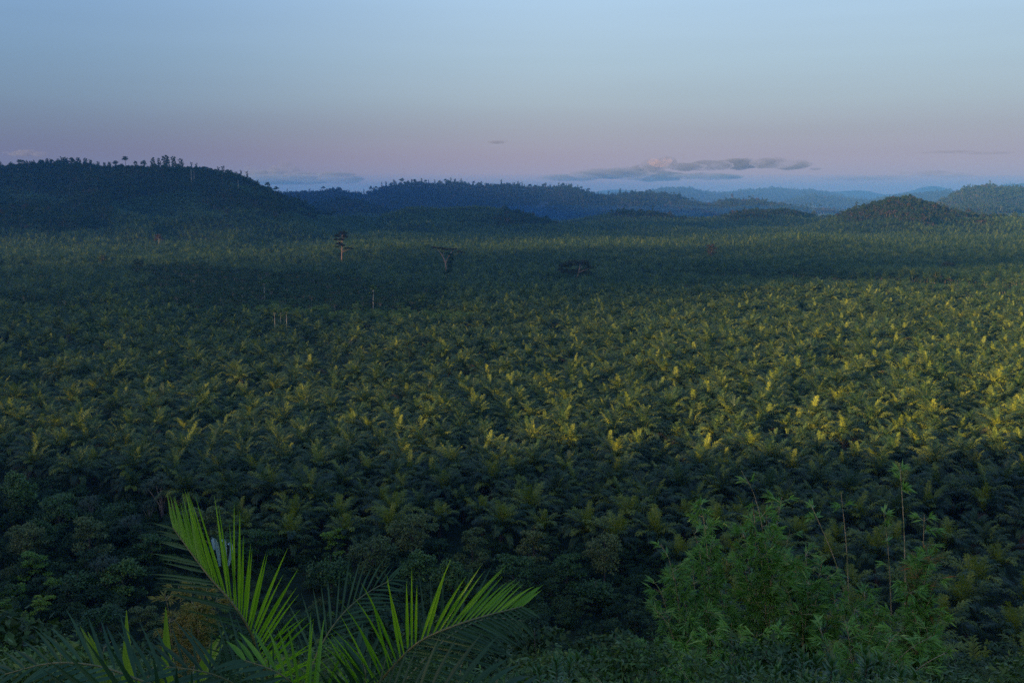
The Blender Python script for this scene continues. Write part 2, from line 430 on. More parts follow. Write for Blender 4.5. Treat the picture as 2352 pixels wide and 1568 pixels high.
# ------------------------------------------------------------------ forest tree forms
def crown_leaves(mb, lobes, nleaf, size, mat, up=.5, asp=.6, shell=.55):
    vols = np.array([l[3] * l[4] for l in lobes], float) ; vols /= vols.sum()
    for (x, y, z, rx, rz), f in zip(lobes, vols):
        n = max(6, int(nleaf * f)); d = rvec(n); rr = (shell + (1 - shell) * rng.random(n)) ** 1.0
        rr = rr * rng.uniform(.75, 1.1, n)
        d[:, 2] = np.where(d[:, 2] < -.35, -d[:, 2] * .5, d[:, 2])
        C = np.stack([x + d[:, 0] * rr * rx, y + d[:, 1] * rr * rx, z + d[:, 2] * rr * rz], 1)
        mb.quads(leaf_quads(C, size, up, asp), mat)

def tree_mesh(name, seed, H=16, R=5, style='dome', nleaf=260, size=.8, mat='forest', bark='bark', limbs=5, parts=False, trunk_r=.25):
    global rng
    keep = rng; rng = np.random.default_rng(seed); r = rng
    cb = MB(); tb = cb if not parts else MB()
    lobes = []
    if style == 'dome':
        k = 12
        for i in range(k):
            a = i * 2.4; q = math.sqrt((i + .2) / k) * R * .75
            lobes.append((q * math.cos(a), q * math.sin(a), H - R * .5 - (q / R) ** 2 * R * r.uniform(.5, 1.9) + r.uniform(-.22, .16) * R, R * r.uniform(.22, .5), R * r.uniform(.2, .42)))
    elif style == 'umbrella':
        k = 8
        for i in range(k):
            a = i * 2.4; q = math.sqrt((i + .2) / k) * R * .85
            lobes.append((q * math.cos(a), q * math.sin(a), H - R * .25 - (q / R) ** 2 * R * .16 + r.uniform(-.5, .3), R * r.uniform(.26, .4), R * r.uniform(.16, .26)))
    elif style == 'column':
        k = 8
        for i in range(k):
            a = r.uniform(0, 6.28); q = R * r.uniform(.1, .45)
            lobes.append((q * math.cos(a), q * math.sin(a), H * (.42 + .54 * i / k), R * r.uniform(.35, .6) * (1 - .4 * i / k), H * .10))
    elif style == 'full':
        k = 16
        for i in range(k):
            a = i * 2.4 + r.uniform(-.4, .4); t = (i + .5) / k; q = R * math.sin(math.pi * (.18 + .74 * t)) ** .8 * r.uniform(.35, .72)
            lobes.append((q * math.cos(a), q * math.sin(a), H * (.94 - .56 * t), R * r.uniform(.28, .45), R * r.uniform(.22, .34)))
    elif style == 'tiers':
        k = 12
        for i in range(k):
            a = i * 2.4; t = i / k; q = R * r.uniform(.35, .85) * (1 - .45 * t)
            lobes.append((q * math.cos(a), q * math.sin(a), H * (.38 + .58 * t), R * r.uniform(.28, .45), R * r.uniform(.09, .16)))
    elif style == 'bush':
        k = 7
        for i in range(k):
            a = i * 2.4; q = math.sqrt((i + .2) / k) * R * .75
            lobes.append((q * math.cos(a), q * math.sin(a), H * .55 - (q / R) ** 2 * H * .2, R * r.uniform(.35, .5), H * r.uniform(.3, .45)))
    crown_leaves(cb, lobes, nleaf, size, M[mat])
    if style != 'bush' or parts:
        top = H * (.78 if style in ('dome', 'umbrella') else .93)
        bendx, bendy = r.uniform(-.4, .4, 2)
        tp = [np.array((0, 0, -1.)), np.array((bendx * .3, bendy * .3, top * .35)), np.array((bendx, bendy, top * .7)), np.array((bendx * .7, bendy * .7, top))]
        tb.tube(tp, [trunk_r * 1.25, trunk_r, trunk_r * .7, trunk_r * .3], M[bark], 6)
        for (x, y, z, rx, rz) in lobes[:limbs + 3]:
            zb = min(top * .95, max(H * .3, z - math.hypot(x, y) * .8 - 1))
            p0 = np.array((bendx * .8, bendy * .8, zb)); p1 = np.array((x, y, z))
            mid = p0 * .5 + p1 * .5 + np.array((0, 0, .25 * rz))
            tb.tube([p0, mid, p1], [trunk_r * .4, trunk_r * .25, trunk_r * .1], M[bark], 4, False)
    rng = keep
    if parts: return tb.mesh('trunk'), cb.mesh('crown')
    return cb.mesh(name)

hill_forms = [tree_mesh('hill_tree', 100, 15, 6, 'dome', 300, .95, 'forest_dark'),
              tree_mesh('hill_tree', 101, 17, 6.5, 'dome', 300, 1.0, 'forest_dark'),
              tree_mesh('hill_tree', 102, 22, 4, 'column', 190, .9, 'forest_dark'),
              tree_mesh('hill_tree', 103, 15, 6, 'dome', 260, .95, 'forest_dark', 'bark'),
              tree_mesh('hill_tree', 104, 20, 5.5, 'dome', 220, .95, 'forest_dark', 'bark'),
              tree_mesh('hill_tree', 105, 16, 5.5, 'dome', 260, .95, 'forest_red', 'pale_bark')]
C_hill = protos('hill_forest_forms', hill_forms)
mid_forest_forms = [tree_mesh('hollow_tree', 120, 13, 5.5, 'dome', 900, .42, 'forest'),
                    tree_mesh('hollow_tree', 121, 15, 6.5, 'umbrella', 800, .42, 'forest', 'pale_bark'),
                    tree_mesh('hollow_tree', 122, 14, 5, 'tiers', 800, .4, 'forest', 'pale_bark'),
                    tree_mesh('hollow_tree', 123, 10, 5, 'dome', 800, .4, 'bush')]
C_mid = protos('hollow_forest_forms', mid_forest_forms)
scrub_forms = [tree_mesh('scrub', 140, 5, 4.5, 'bush', 160, .8, 'bush'), tree_mesh('scrub', 141, 6.5, 4, 'bush', 150, .8, 'forest'),
               tree_mesh('scrub', 142, 4, 5, 'bush', 150, .8, 'bush')]
C_scrub = protos('scrub_forms', scrub_forms)

# ------------------------------------------------------------------ where things grow
def visible(P, top, eps=4.0):
    """line of sight from the viewpoint over the terrain, tested on sampled rays"""
    P = np.asarray(P); n = len(P); best = np.full(n, -9.0)
    for f in np.concatenate([np.linspace(.08, .9, 30), np.linspace(.905, .985, 9)]):
        x = P[:, 0] * f; y = P[:, 1] * f
        best = np.maximum(best, np.where(y > 60, (hgt(x, y) - CAMZ) / np.maximum(y, 1), -9))
    s = (P[:, 2] + top + eps - CAMZ) / P[:, 1]
    return s > best

def lattice(y0, y1, sp, umax=.60, ang=.35, jit=.12, margin=25):
    R = y1 * 1.25; n = int(R / sp) + 2
    ys = np.arange(-n, n) * sp * .866; xs = np.arange(-n, n) * sp
    X, Y = np.meshgrid(xs, ys); X = X + (np.arange(-n, n) % 2)[:, None] * sp * .5
    X = X.ravel(); Y = Y.ravel()
    c, s = math.cos(ang), math.sin(ang); X, Y = X * c - Y * s, X * s + Y * c
    X = X + rng.normal(0, sp * jit, len(X)); Y = Y + rng.normal(0, sp * jit, len(Y))
    k = (Y > y0) & (Y < y1) & (np.abs(X) < umax * Y + margin)
    return X[k], Y[k]

FIELDS = [ground_hit(1888, 497, 2300) + (75, 130), ground_hit(985, 511, 1900) + (9, 16)]
def veg(X, Y):
    """0 palm, 1 hill forest, 2 scrub, 3 hollow forest, 4 slope jungle, 5 bare"""
    z = hgt(X, Y); v = np.zeros(len(X), int)
    u = X / np.maximum(Y, 1)
    n1 = fbm(X, Y, 70, 3)
    jun = cam_hill(X, Y) > np.where(u > .03 + .1 * n1, 15, 4.5) + 2 * n1
    leftj = (Y < 205 + 60 * sstep(-40, -130, X) + 25 * n1) & (X < -10 - 30 * n1)
    midj = (Y < 205 + 20 * n1) & (X >= -50) & (X < 30 + 20 * n1)
    h = np.maximum(hollow(X, Y) * 1.0, gully(X, Y) * .75) + n1 * .55 + .35 * fbm(X, Y, 22, 2)
    v[(h > .42)] = 3
    sm = (Y > 1950) & (u < -.13) & (Y < 3200)
    lim = np.where(u < -.30, 78, 50) + 55 * n1
    v[sm & (z > lim)] = 1
    v[sm & (z <= lim) & (z > 3 + 12 * n1)] = 2
    v[(Y > 1650) & (Y < 2150) & (u < -.40) & (z > 22 + 25 * n1)] = 1
    g = (Y > 2150) & (Y < 2750) & (u > -.28) & (u < .2)
    v[g & (z > 20) & (n1 > .05 - .5 * (u + .02))] = 2
    v[g & (z > 16) & (n1 > .10) & (u > -.02)] = 1
    c = (Y > 2150) & (Y < 2950) & (u > .22)
    v[c & (z > 28) & (n1 > .0)] = 2
    v[c & (z > 26 + 30 * n1)] = 1
    v[(Y > 2900) & (z > 25 + 25 * n1)] = 1
    v[(Y > 2900) & (v != 1) & (n1 > .15)] = 2
    v[(Y > 3600)] = np.where(z[(Y > 3600)] > 14 + 30 * n1[(Y > 3600)], 1, 2)
    v[jun | leftj | midj] = 4
    for fx, fy, fz, a, b in FIELDS: v[((X - fx) / a) ** 2 + ((Y - fy) / b) ** 2 < 1] = 5
    return v, z

# palms
groups = []
X, Y = lattice(80, 3300, 10.7, ang=-.10, jit=.12)
X, Y = X + 60 * fbm(X, Y, 260, 2), Y + 60 * fbm(X + 900, Y, 260, 2)
v, z = veg(X, Y)
P = np.stack([X, Y, z - .3], 1)
keep = (v == 0) & ~((rng.random(len(X)) < .05) & (Y > 250)); P = P[keep]
P = P[visible(P, 10)]
D = np.hypot(P[:, 0], P[:, 1])
# no palm where a lone tree or a bush stands
print('palms', len(P))
px, py = proj(P + (0, 0, 8.0))
inframe = (px > -20) & (px < 2372) & (py < 1600)
order = np.argsort(np.where(inframe, D, 1e9))
PALM_IND = order[:300]
mask = np.ones(len(P), bool); mask[PALM_IND] = False
PALM_NEAR = P[PALM_IND]
Pf = P[mask]; Df = D[mask]
idx = np.where(Df < 800, rng.integers(0, 6, len(Pf)), np.where(Df < 1600, 6 + rng.integers(0, 5, len(Pf)), 11 + rng.integers(0, 4, len(Pf))))
szn = fbm(Pf[:, 0], Pf[:, 1], 120, 2)
scatter('oil_palm_plantation', Pf, C_palm, idx, 1.22 * np.where(rng.random(len(Pf)) < .05, .6, 1) * rng.uniform(.78, 1.25, len(Pf)) * (1 + .35 * szn), .11,
        'endless rows of dark green oil palms that cover the valley floor up to the hills', 'palm plantation')

# forests and scrub
def trees_of(kind, y0, y1, sp, umax=.60):
    X, Y = lattice(y0, y1, sp, umax, .2, .28)
    v, z = veg(X, Y); k = v == kind
    P = np.stack([X, Y, z], 1)[k]
    return P[visible(P, 16)]
def pick(n, w):
    w = np.array(w, float); return rng.choice(len(w), n, p=w / w.sum())
F1 = trees_of(1, 1600, 3900, 9.5)
u = F1[:, 0] / F1[:, 1]
kinds = [('forest_of_mountain', (F1[:, 1] < 3150) & (u < -.12), 'dark rainforest covering the high hill at the left', [3, 3, 2, 1, 2, .6]),
         ('forest_of_low_hills', (F1[:, 1] < 3150) & (u >= -.12), 'patches of dark trees on the low green hills before the blue ridge', [3, 3, 1, 1, 1, 2]),
         ('forest_of_back_slope', F1[:, 1] >= 3150, 'bluish forest on the slopes in the gap beside the high hill', [3, 3, 1, 1, 2, .5])]
for nm, k, lab, w in kinds:
    Q = F1[k]; scatter(nm, Q, C_hill, pick(len(Q), w), rng.uniform(.5, 1.0, len(Q)) * np.where(rng.random(len(Q)) < .1, 1.45, 1) * (1 + .4 * fbm(Q[:, 0], Q[:, 1], 90, 2)), .1, lab, 'forest')
F2 = trees_of(1, 3900, 9600, 14)
u = F2[:, 0] / F2[:, 1]
k1 = (F2[:, 1] < 5400) & (u < .30)
k2 = (F2[:, 1] < 5000) & (u >= .30)
for nm, k, lab, w in [('forest_of_long_ridge', k1, 'blue hazy forest on the long ridge across the middle of the horizon', [3, 3, 2, 1, 2, .5]),
                      ('forest_of_sunlit_hill', k2, 'forest with the reddish low sun in its leaf colour, on the hill at the right edge of the horizon', [2, 2, 1, 1, 1, 5]),  # more reddish trees here: low sunlight put into the leaf colour
                      ('forest_of_distant_hills', ~(k1 | k2), 'pale blue forest on the most distant wooded hills at right', [3, 3, 1, 1, 1, .5])]:
    Q = F2[k]; scatter(nm, Q, C_hill, pick(len(Q), w), rng.uniform(.6, 1.1, len(Q)) * np.where(rng.random(len(Q)) < .12, 1.5, 1) * np.where(Q[:, 1] > 5500, 1.35, 1.1), .08, lab, 'forest')
F3 = np.concatenate([trees_of(2, 1600, 3600, 5.5), trees_of(2, 3600, 5000, 10)])
scatter('scrub', F3, C_scrub, pick(len(F3), [2, 1.4, 2]), rng.uniform(.5, 1.1, len(F3)) * np.where(F3[:, 1] > 3600, 1.6, .85), .05,
        'low grey green scrub and young planting on the hill slopes', 'scrub')
print('forest', len(F1), len(F2), len(F3))

for (fx, fy, fz, a, b), nm, lab, c1, c2 in zip(FIELDS, ('field', 'bare_soil'), ('light green open field left of the cone hill', 'small patch of bare orange soil on the green dome hill'), ((.16, .22, .08), (.35, .22, .14)), ((.24, .28, .10), (.5, .32, .2))):
    n = 14; vs = []; fs = []
    for i in range(n + 1):
        for j in range(24):
            r_ = i / n * .97; x = fx + math.cos(j * .2618) * a * r_; y = fy + math.sin(j * .2618) * b * r_; vs.append((x, y, float(hgt(x, y)[0]) + .6))
    for i in range(n):
        for j in range(24): fs.append((i * 24 + j, i * 24 + (j + 1) % 24, (i + 1) * 24 + (j + 1) % 24, (i + 1) * 24 + j))
    mb = MB(); mb.add(vs, fs, bark_mat(nm + '_surface', c1, c2, .05, .9)); tag(mb.obj(nm), lab, None, None, 'structure')
# ------------------------------------------------------------------ the nearest oil palms, one object each
def crown_spear(seed, th):
    a = MB(); b = MB()
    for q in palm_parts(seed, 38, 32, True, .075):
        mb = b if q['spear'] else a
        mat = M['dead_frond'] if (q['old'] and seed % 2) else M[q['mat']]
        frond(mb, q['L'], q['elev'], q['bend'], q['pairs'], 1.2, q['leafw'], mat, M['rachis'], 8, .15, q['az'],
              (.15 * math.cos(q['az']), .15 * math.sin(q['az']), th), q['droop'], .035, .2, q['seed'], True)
    t = MB(); t.tube([(0, 0, -1.2), (.04, .02, th * .5), (0, 0, th + .3)], [.42, .37, .3], M['palm_trunk'], 9)
    for i in range(int(th * 16)):                               # stubs of cut frond bases
        z = .2 + i / 16; an = i * 2.4; c, s = math.cos(an), math.sin(an)
        t.tube([(c * .3, s * .3, z), (c * .52, s * .52, z + .16)], [.09, .05], M['palm_trunk'], 4)
    return t.mesh('trunk'), a.mesh('crown'), b.mesh('spear')
P_FORMS = [crown_spear(70 + i, 2.6 + .5 * (i % 3)) for i in range(6)]
# single fronds for the very nearest palms
FQ = palm_parts(77, 38, 32, True, .075)
def frond_bucket(i):
    mb = MB(); q = FQ[i * 4 + i // 4]
    frond(mb, q['L'], q['elev'], q['bend'], q['pairs'], 1.2, q['leafw'], M['palm_young'] if i in (0, 1, 3) else M[q['mat']], M['rachis'], 8, .15, 0, (.15, 0, 0), q['droop'], .035, .2, 500 + i, True)
    return mb.mesh('frond')
FRM = [frond_bucket(i) for i in range(9)]
ZONES = [
 (lambda x, y: x < 700, 'large oil palm of the nearest rows, directly above the dark jungle at lower left', 'oil palms above the jungle at lower left'),
 (lambda x, y: x < 1320 and y < 1330, 'large oil palm of the nearest rows, behind the line of shrubby trees at bottom middle', 'oil palms behind the shrubby trees at bottom middle'),
 (lambda x, y: x < 1500, 'shaded oil palm in the gap between the big feathery fronds and the bamboo', 'shaded oil palms left of the bamboo'),
 (lambda x, y: x < 2190, 'large oil palm of the nearest rows, directly behind the bamboo thicket', 'oil palms behind the bamboo thicket'),
 (lambda x, y: True, 'shaded oil palm at the right edge, right of the bamboo thicket', 'oil palms right of the bamboo thicket')]
def link_child(name, me, parent, **kw):
    o = bpy.data.objects.new(name, me); COL.objects.link(o); o.parent = parent
    for k, v in kw.items(): setattr(o, k, v)
    return o
ppx, ppy = proj(PALM_NEAR + (0, 0, 6.0))
for i, p in enumerate(PALM_NEAR):
    g = int(rng.integers(0, 6)); sc = 1.22 * float(rng.uniform(.8, 1.18))
    t = empty('oil_palm', tuple(p), float(rng.uniform(0, 6.28)), sc)
    t.rotation_euler[0] = float(rng.normal(0, .1)); t.rotation_euler[1] = float(rng.normal(0, .1))
    _, lab, grp = next(z for z in ZONES if z[0](ppx[i], ppy[i])); tag(t, lab, 'palm', grp)
    link_child('trunk', P_FORMS[g][0], t)
    if i < 60:
        th = 2.6 + .5 * (g % 3)
        for k in range(34):
            b = min(8, int(k / 34 * 9))
            link_child('frond', FRM[b], t, location=(0, 0, th), rotation_euler=(float(rng.normal(0, .06)), float(rng.normal(0, .08)), k * 2.39996 + float(rng.uniform(-.2, .2))),
                       scale=(float(rng.uniform(.85, 1.1)),) * 3)
    else:
        link_child('crown', P_FORMS[g][1], t); link_child('spear', P_FORMS[g][2], t)

# ------------------------------------------------------------------ single trees that stand out
def tree_form(seed, **kw): return tree_mesh('tree', seed, parts=True, **kw)
BIG = dict(
 lolly=[tree_form(200, H=20, R=3.8, style='dome', nleaf=300, size=.7, mat='forest_dark', trunk_r=.35), tree_form(201, H=20, R=2.6, style='column', nleaf=240, size=.6, mat='forest_dark', trunk_r=.3)],
 dome=[tree_form(203, H=20, R=6.0, style='full', nleaf=700, size=.8, mat='forest_dark', bark='pale_bark', trunk_r=.4), tree_form(204, H=20, R=5.2, style='full', nleaf=620, size=.75, mat='forest_dark', trunk_r=.4)],
 umbrella=[tree_form(206, H=20, R=7.5, style='dome', nleaf=480, size=.8, mat='forest_dark', bark='bark', trunk_r=.4), tree_form(207, H=20, R=6, style='full', nleaf=560, size=.75, mat='forest_dark', trunk_r=.4)],
 red=[tree_form(208, H=20, R=6, style='full', nleaf=600, size=.75, mat='forest_red', bark='pale_bark', trunk_r=.4), tree_form(209, H=20, R=7, style='dome', nleaf=500, size=.75, mat='forest_red', bark='pale_bark', trunk_r=.5)],
 thin=[tree_form(210, H=20, R=1.8, style='column', nleaf=60, size=.6, mat='forest_dark', bark='white_bark', trunk_r=.4)],
)
def put_tree(kind, x, y, z, H, label, group=None, wide=1.0, name='forest_tree', cat='tree', forms=None):
    f = (forms or BIG)[kind]; me = f[int(rng.integers(0, len(f)))]; s = H / 20.0
    t = empty(name, (x, y, z), float(rng.uniform(0, 6.28)), s); t.scale = (s * wide, s * wide, s)
    tag(t, label, cat, group); link_child('trunk', me[0], t); link_child('crown', me[1], t); return t

MT, LR = 'trees along the crest of the high hill at left', 'trees along the crest of the long blue ridge'
SKY = [
 ('lolly', 291.6, 357, 'm', 1.1, 'tallest lone tree on the left hill crest, small crown on a long bare trunk', None),
 ('lolly', 314, 368, 'm', .9, 'small thin tree just right of the tallest lone tree on the left hill crest', None),
 ('umbrella', 332, 364, 'm', .8, 'tree with a loose open crown left of the big clump on the left hill', None),
 ('dome', 354, 360.5, 'm', .9, 'first and darker tree of the big clump on the left hill crest', None),
 ('dome', 382.5, 355, 'm', 1.1, 'biggest and highest crown in the clump of trees on the left hill crest', None),
 ('dome', 401, 357.7, 'm', .8, 'narrow crown squeezed between the two widest crowns of the clump on the left hill crest', None),
 ('umbrella', 418, 363.5, 'm', .9, 'flat leaning crown at the right end of the clump on the left hill crest', None),
 ('umbrella', 269, 373, 'm', .7, None, MT), ('lolly', 282, 375, 'm', 1, None, MT), ('dome', 155, 359.6, 'm', 1, None, MT), ('dome', 183, 360.5, 'm', .8, None, MT),
 ('dome', 200.5, 361.5, 'm', .8, None, MT), ('dome', 112, 362.5, 'm', .7, None, MT), ('dome', 137, 364, 'm', .8, None, MT), ('lolly', 82, 367, 'm', 1.2, None, MT),
 ('dome', 66, 367.5, 'm', .7, None, MT), ('lolly', 56, 366, 'm', 1.1, None, MT), ('dome', 4, 370, 'm', .8, None, MT), ('umbrella', 229, 370, 'm', .6, None, MT),
 ('dome', 255, 371, 'm', .7, None, MT), ('dome', 30, 371, 'm', .9, None, MT), ('lolly', 213, 366, 'm', 1.2, None, MT), ('lolly', 100, 366, 'm', 1.2, None, MT),
 ('dome', 95, 368, 'm', .8, None, MT), ('umbrella', 171, 362, 'm', .6, None, MT), ('dome', 368, 362, 'm', .7, None, MT), ('dome', 243, 372, 'm', .6, None, MT),
 ('umbrella', 923, 406, 'c', .9, 'umbrella shaped tree that rises alone above the left part of the long blue ridge', None),
 ('umbrella', 905, 412, 'c', .7, None, LR), ('dome', 887, 416, 'c', .6, None, LR), ('lolly', 877.5, 417, 'c', 1.1, None, LR), ('umbrella', 852, 424, 'c', .7, None, LR),
 ('lolly', 836, 433, 'c', 1.1, None, LR), ('umbrella', 968.6, 409, 'c', .6, None, LR), ('dome', 946, 411, 'c', .7, None, LR), ('lolly', 985, 412, 'c', 1.2, None, LR),
 ('dome', 1045, 410, 'c', .8, None, LR), ('dome', 1028, 412, 'c', .8, None, LR), ('lolly', 1088, 415, 'c', 1.2, None, LR), ('dome', 1106, 415, 'c', .7, None, LR),
 ('dome', 1191, 421, 'c', .8, None, LR), ('lolly', 1234, 423, 'c', 1.2, None, LR), ('lolly', 1247, 422, 'c', 1.2, None, LR), ('dome', 1312, 421, 'c', .8, None, LR),
 ('lolly', 1352, 431, 'c', 1.4, None, LR), ('lolly', 1374, 439, 'c', 1.2, None, LR), ('lolly', 1381, 440, 'c', 1.2, None, LR), ('dome', 1424, 432, 'c', .8, None, LR),
 ('lolly', 1438, 434, 'c', 1.3, None, LR), ('dome', 1450, 436, 'c', .7, None, LR), ('dome', 1474, 438, 'c', .6, None, LR), ('dome', 1483, 437, 'c', .6, None, LR), ('dome', 1493, 436, 'c', .7, None, LR),
 ('dome', 1549, 439, 'c', .7, None, LR), ('dome', 1527, 438, 'c', .7, None, LR), ('red', 1682, 442, 'c', .5, 'reddish tree poking out of the top of the rounded hill in the middle right', None),
 ('umbrella', 2218, 431, 'r', .9, 'pale trunked flat crowned tree at the left end of the reddish hill', None),
 ('dome', 2272, 421, 'r', .7, 'highest round tree on top of the reddish hill at the right edge', None),
 ('red', 2053, 452, 'k', .9, 'round reddish tree on the very top of the cone shaped hill at right', None)]
RNG = dict(m=(2200, 3000), c=(3900, 4800), r=(3700, 4300), k=(2350, 2650))
for kind, px, top, where, wide, lab, grp in SKY:
    x, y, z = crest_hit(px, *RNG[where]); H = at(px, top, y)[2] - z
    H = max(H, 11.0 if where != 'k' else 7)
    if lab is None:
        lab = ('dark rainforest tree in the row of crowns along the left hill crest' if grp == MT else 'dark blue rainforest tree sticking up from the crest of the long ridge')
    put_tree(kind, x, y, z - 1, H + 1, lab, grp, wide * (1.15 if kind == 'lolly' else 1) * min(1.4, max(.8, 26 / H)))
STAND = [
 ('thin', 440, 385, 422, 1, 'pale bare trunk standing tall in front of the left hill, below the crest clump', None),
 ('thin', 446, 388, 418, .8, 'second slimmer pale trunk close beside the tall pale trunk on the left hill', None),
 ('thin', 511, 396, 421, 1, 'pale trunk on the right shoulder of the left hill', None),
 ('thin', 547, 410, 436, 1, 'pale trunk lowest on the right shoulder of the left hill', None),
 ('thin', 208, 378, 401, 1, 'pale trunk under the crest at the left part of the left hill', None),
 ('red', 523, 478, 500, .8, 'small reddish tree with a bare stem at the foot of the left hill', None),
 ('red', 633, 486, 507, .8, 'reddish round tree on a pale stem where the left hill meets the green slope', None),
 ('red', 880, 465, 481, .8, 'bigger of the two reddish trees beside the green dome hill', None),
 ('red', 869, 470, 484, .7, 'smaller reddish tree touching the bigger one beside the green dome hill', None),
 ('lolly', 968, 459, 478, .9, 'taller tree of the pair on the crest of the green dome hill', None),
 ('lolly', 960, 462, 478, .9, 'shorter tree of the pair on the crest of the green dome hill', None),
 ('lolly', 1233, 486, 502, 1.3, 'dark bushy tree standing before the rising smoke', None),
 ('thin', 897, 504, 522, .8, 'bare pale stem on the slope of the green dome hill', None),
 ('thin', 824, 482, 492, .8, 'tiny pale stem in the dip left of the reddish pair of trees', None),
 ('red', 365, 533, 563, .85, 'leaning reddish tree alone in the palms below the left hill', None),
 ('dome', 320, 592, 618, .9, 'larger dark round tree standing in the palms at left', None),
 ('dome', 238, 583, 600, .9, 'smaller dark round tree in the palms, far left', None),
 ('dome', 618, 570, 585, .9, 'dark round tree in the palms left of the tall two tiered tree', None),
 ('red', 1633, 560, 588, 1.0, 'round rusty tree alone in the palms at middle right', None),
 ('red', 2175, 598, 614, .9, 'low rusty bush like tree in the palms at far right', None),
 ('dome', 2148, 622, 640, .8, 'dark tree in the palms below the cone hill', None)]
for kind, px, top, base, wide, lab, grp in STAND:
    x, y, z = ground_hit(px, base, off=8.0 if base > 530 else 2.0); H = at(px, top, y)[2] - z
    put_tree(kind, x, y, z - 1, max(6, H + 1), lab, grp, wide * (1 if kind in ('thin', 'lolly') else min(1.5, 24 / max(H, 8))))

# the tall two tiered tree, the dead umbrella tree wrapped in vine, the broad dark tree
def special(name, px, base, label, build, cat='tree'):
    x, y, z = ground_hit(px, base, off=7.5); t = empty(name, (x, y, z + 7.0)); tag(t, label, cat)
    build(t, 1.06 * y / F); return t
def b_tiered(t, k):            # k: metres per picture unit at that distance
    T = MB(); C = MB(); s = k
    T.tube([(0, 0, -8), (.2 * s, 0, 12 * s), (1.5 * s, 0, 30 * s), (2 * s, 0, 50 * s), (3 * s, 0, 60 * s)], [1.6 * s, 1.3 * s, 1.1 * s, .8 * s, .3 * s], M['red_bark'], 8)
    lob = [(-8, 0, 55, 6, 4), (3, 3, 61, 9, 5), (9, -2, 54, 6, 4), (-12, 2, 48, 4, 3), (0, 0, 48, 6, 3), (-5, 0, 39, 7, 3.5), (2, -2, 36, 6, 3), (14, 1, 29, 8, 3), (22, 0, 28, 4, 2), (-9, 1, 33, 4, 2)]
    for (x, y, z, a, b) in lob[:]:
        T.tube([(1.5 * s, 0, (z - 7) * s), (x * .5 * s, y * s * .5, (z - 3) * s), (x * s, y * s, z * s)], [.5 * s, .35 * s, .15 * s], M['red_bark'], 4, False)
    global rng; keep = rng; rng = np.random.default_rng(5)
    crown_leaves(C, [(x * s, y * s, z * s, a * s * 1.2, b * s * 1.25) for x, y, z, a, b in lob], 2600, .75, M['forest_red2'], .4)
    rng = keep
    T.obj('trunk', t); C.obj('crown', t)
M['red_bark'] = bark_mat('sun_reddened_bark', (.28, .15, .11), (.45, .27, .2), 1.5)  # orange low sun on the trunks put into the bark colour
M['forest_red2'] = leaf_mat('dark_rusty_leaves', [(0, (.02, .022, .010)), (.5, (.04, .032, .016)), (1, (.13, .055, .03))], .2, .6, .15)
special('emergent_tree', 785, 601, 'tallest tree in the palm plain, two tiers of rusty foliage on a bare trunk with reddish sunlight in its colour', b_tiered)
def b_dead(t, k):
    s = k; T = MB(); C = MB(); V = MB()
    T.tube([(-4 * s, 0, -8), (-5 * s, 0, 14 * s), (-6 * s, 0, 24 * s), (-12 * s, 0, 38 * s), (-20 * s, 0, 50 * s), (-26 * s, 0, 57 * s)], [2.2 * s, 1.7 * s, 1.4 * s, 1.0 * s, .7 * s, .3 * s], M['red_bark'], 8)
    T.tube([(-6 * s, 0, 24 * s), (0, 0, 36 * s), (8 * s, 1, 48 * s), (15 * s, 1, 54 * s)], [1.2 * s, 1 * s, .7 * s, .3 * s], M['red_bark'], 6)
    T.tube([(2 * s, 0, 38 * s), (14 * s, 0, 42 * s), (26 * s, 0, 48 * s)], [.7 * s, .5 * s, .2 * s], M['red_bark'], 6)
    T.tube([(-12 * s, 0, 38 * s), (-10 * s, 2, 48 * s), (-4 * s, 2, 55 * s)], [.7 * s, .5 * s, .2 * s], M['red_bark'], 6)
    lob = [(-26, 0, 56, 8, 2), (-16, 1, 55, 8, 2.5), (-8, 0, 52, 7, 2.5), (2, 0, 53, 8, 2), (12, 1, 53, 7, 2), (24, 0, 48, 7, 1.6), (32, 0, 46, 5, 1.2), (-32, 0, 58, 4, 1.2)]
    vin = [(2, 0, 6, 7, 6), (3, 0, 15, 6, 6), (3, 0, 24, 6, 6), (4, 0, 33, 6, 5), (6, 0, 41, 6, 4), (-2, 0, 44, 5, 3), (10, 0, 30, 3, 5)]
    global rng; keep = rng; rng = np.random.default_rng(6)
    crown_leaves(C, [(x * s, y * s, z * s, a * s * 1.2, b * s * 1.25) for x, y, z, a, b in lob], 900, .7, M['forest_red2'], .4)
    crown_leaves(V, [(x * s, y * s, z * s, a * s, b * s) for x, y, z, a, b in vin], 2400, .65, M['forest_dark'], .4)
    rng = keep
    T.obj('trunk', t); C.obj('crown', t); V.obj('vine', t)
special('emergent_tree', 1030, 628, 'half dead tree with bare pale limbs, wrapped in dark vines, alone in the palms', b_dead)
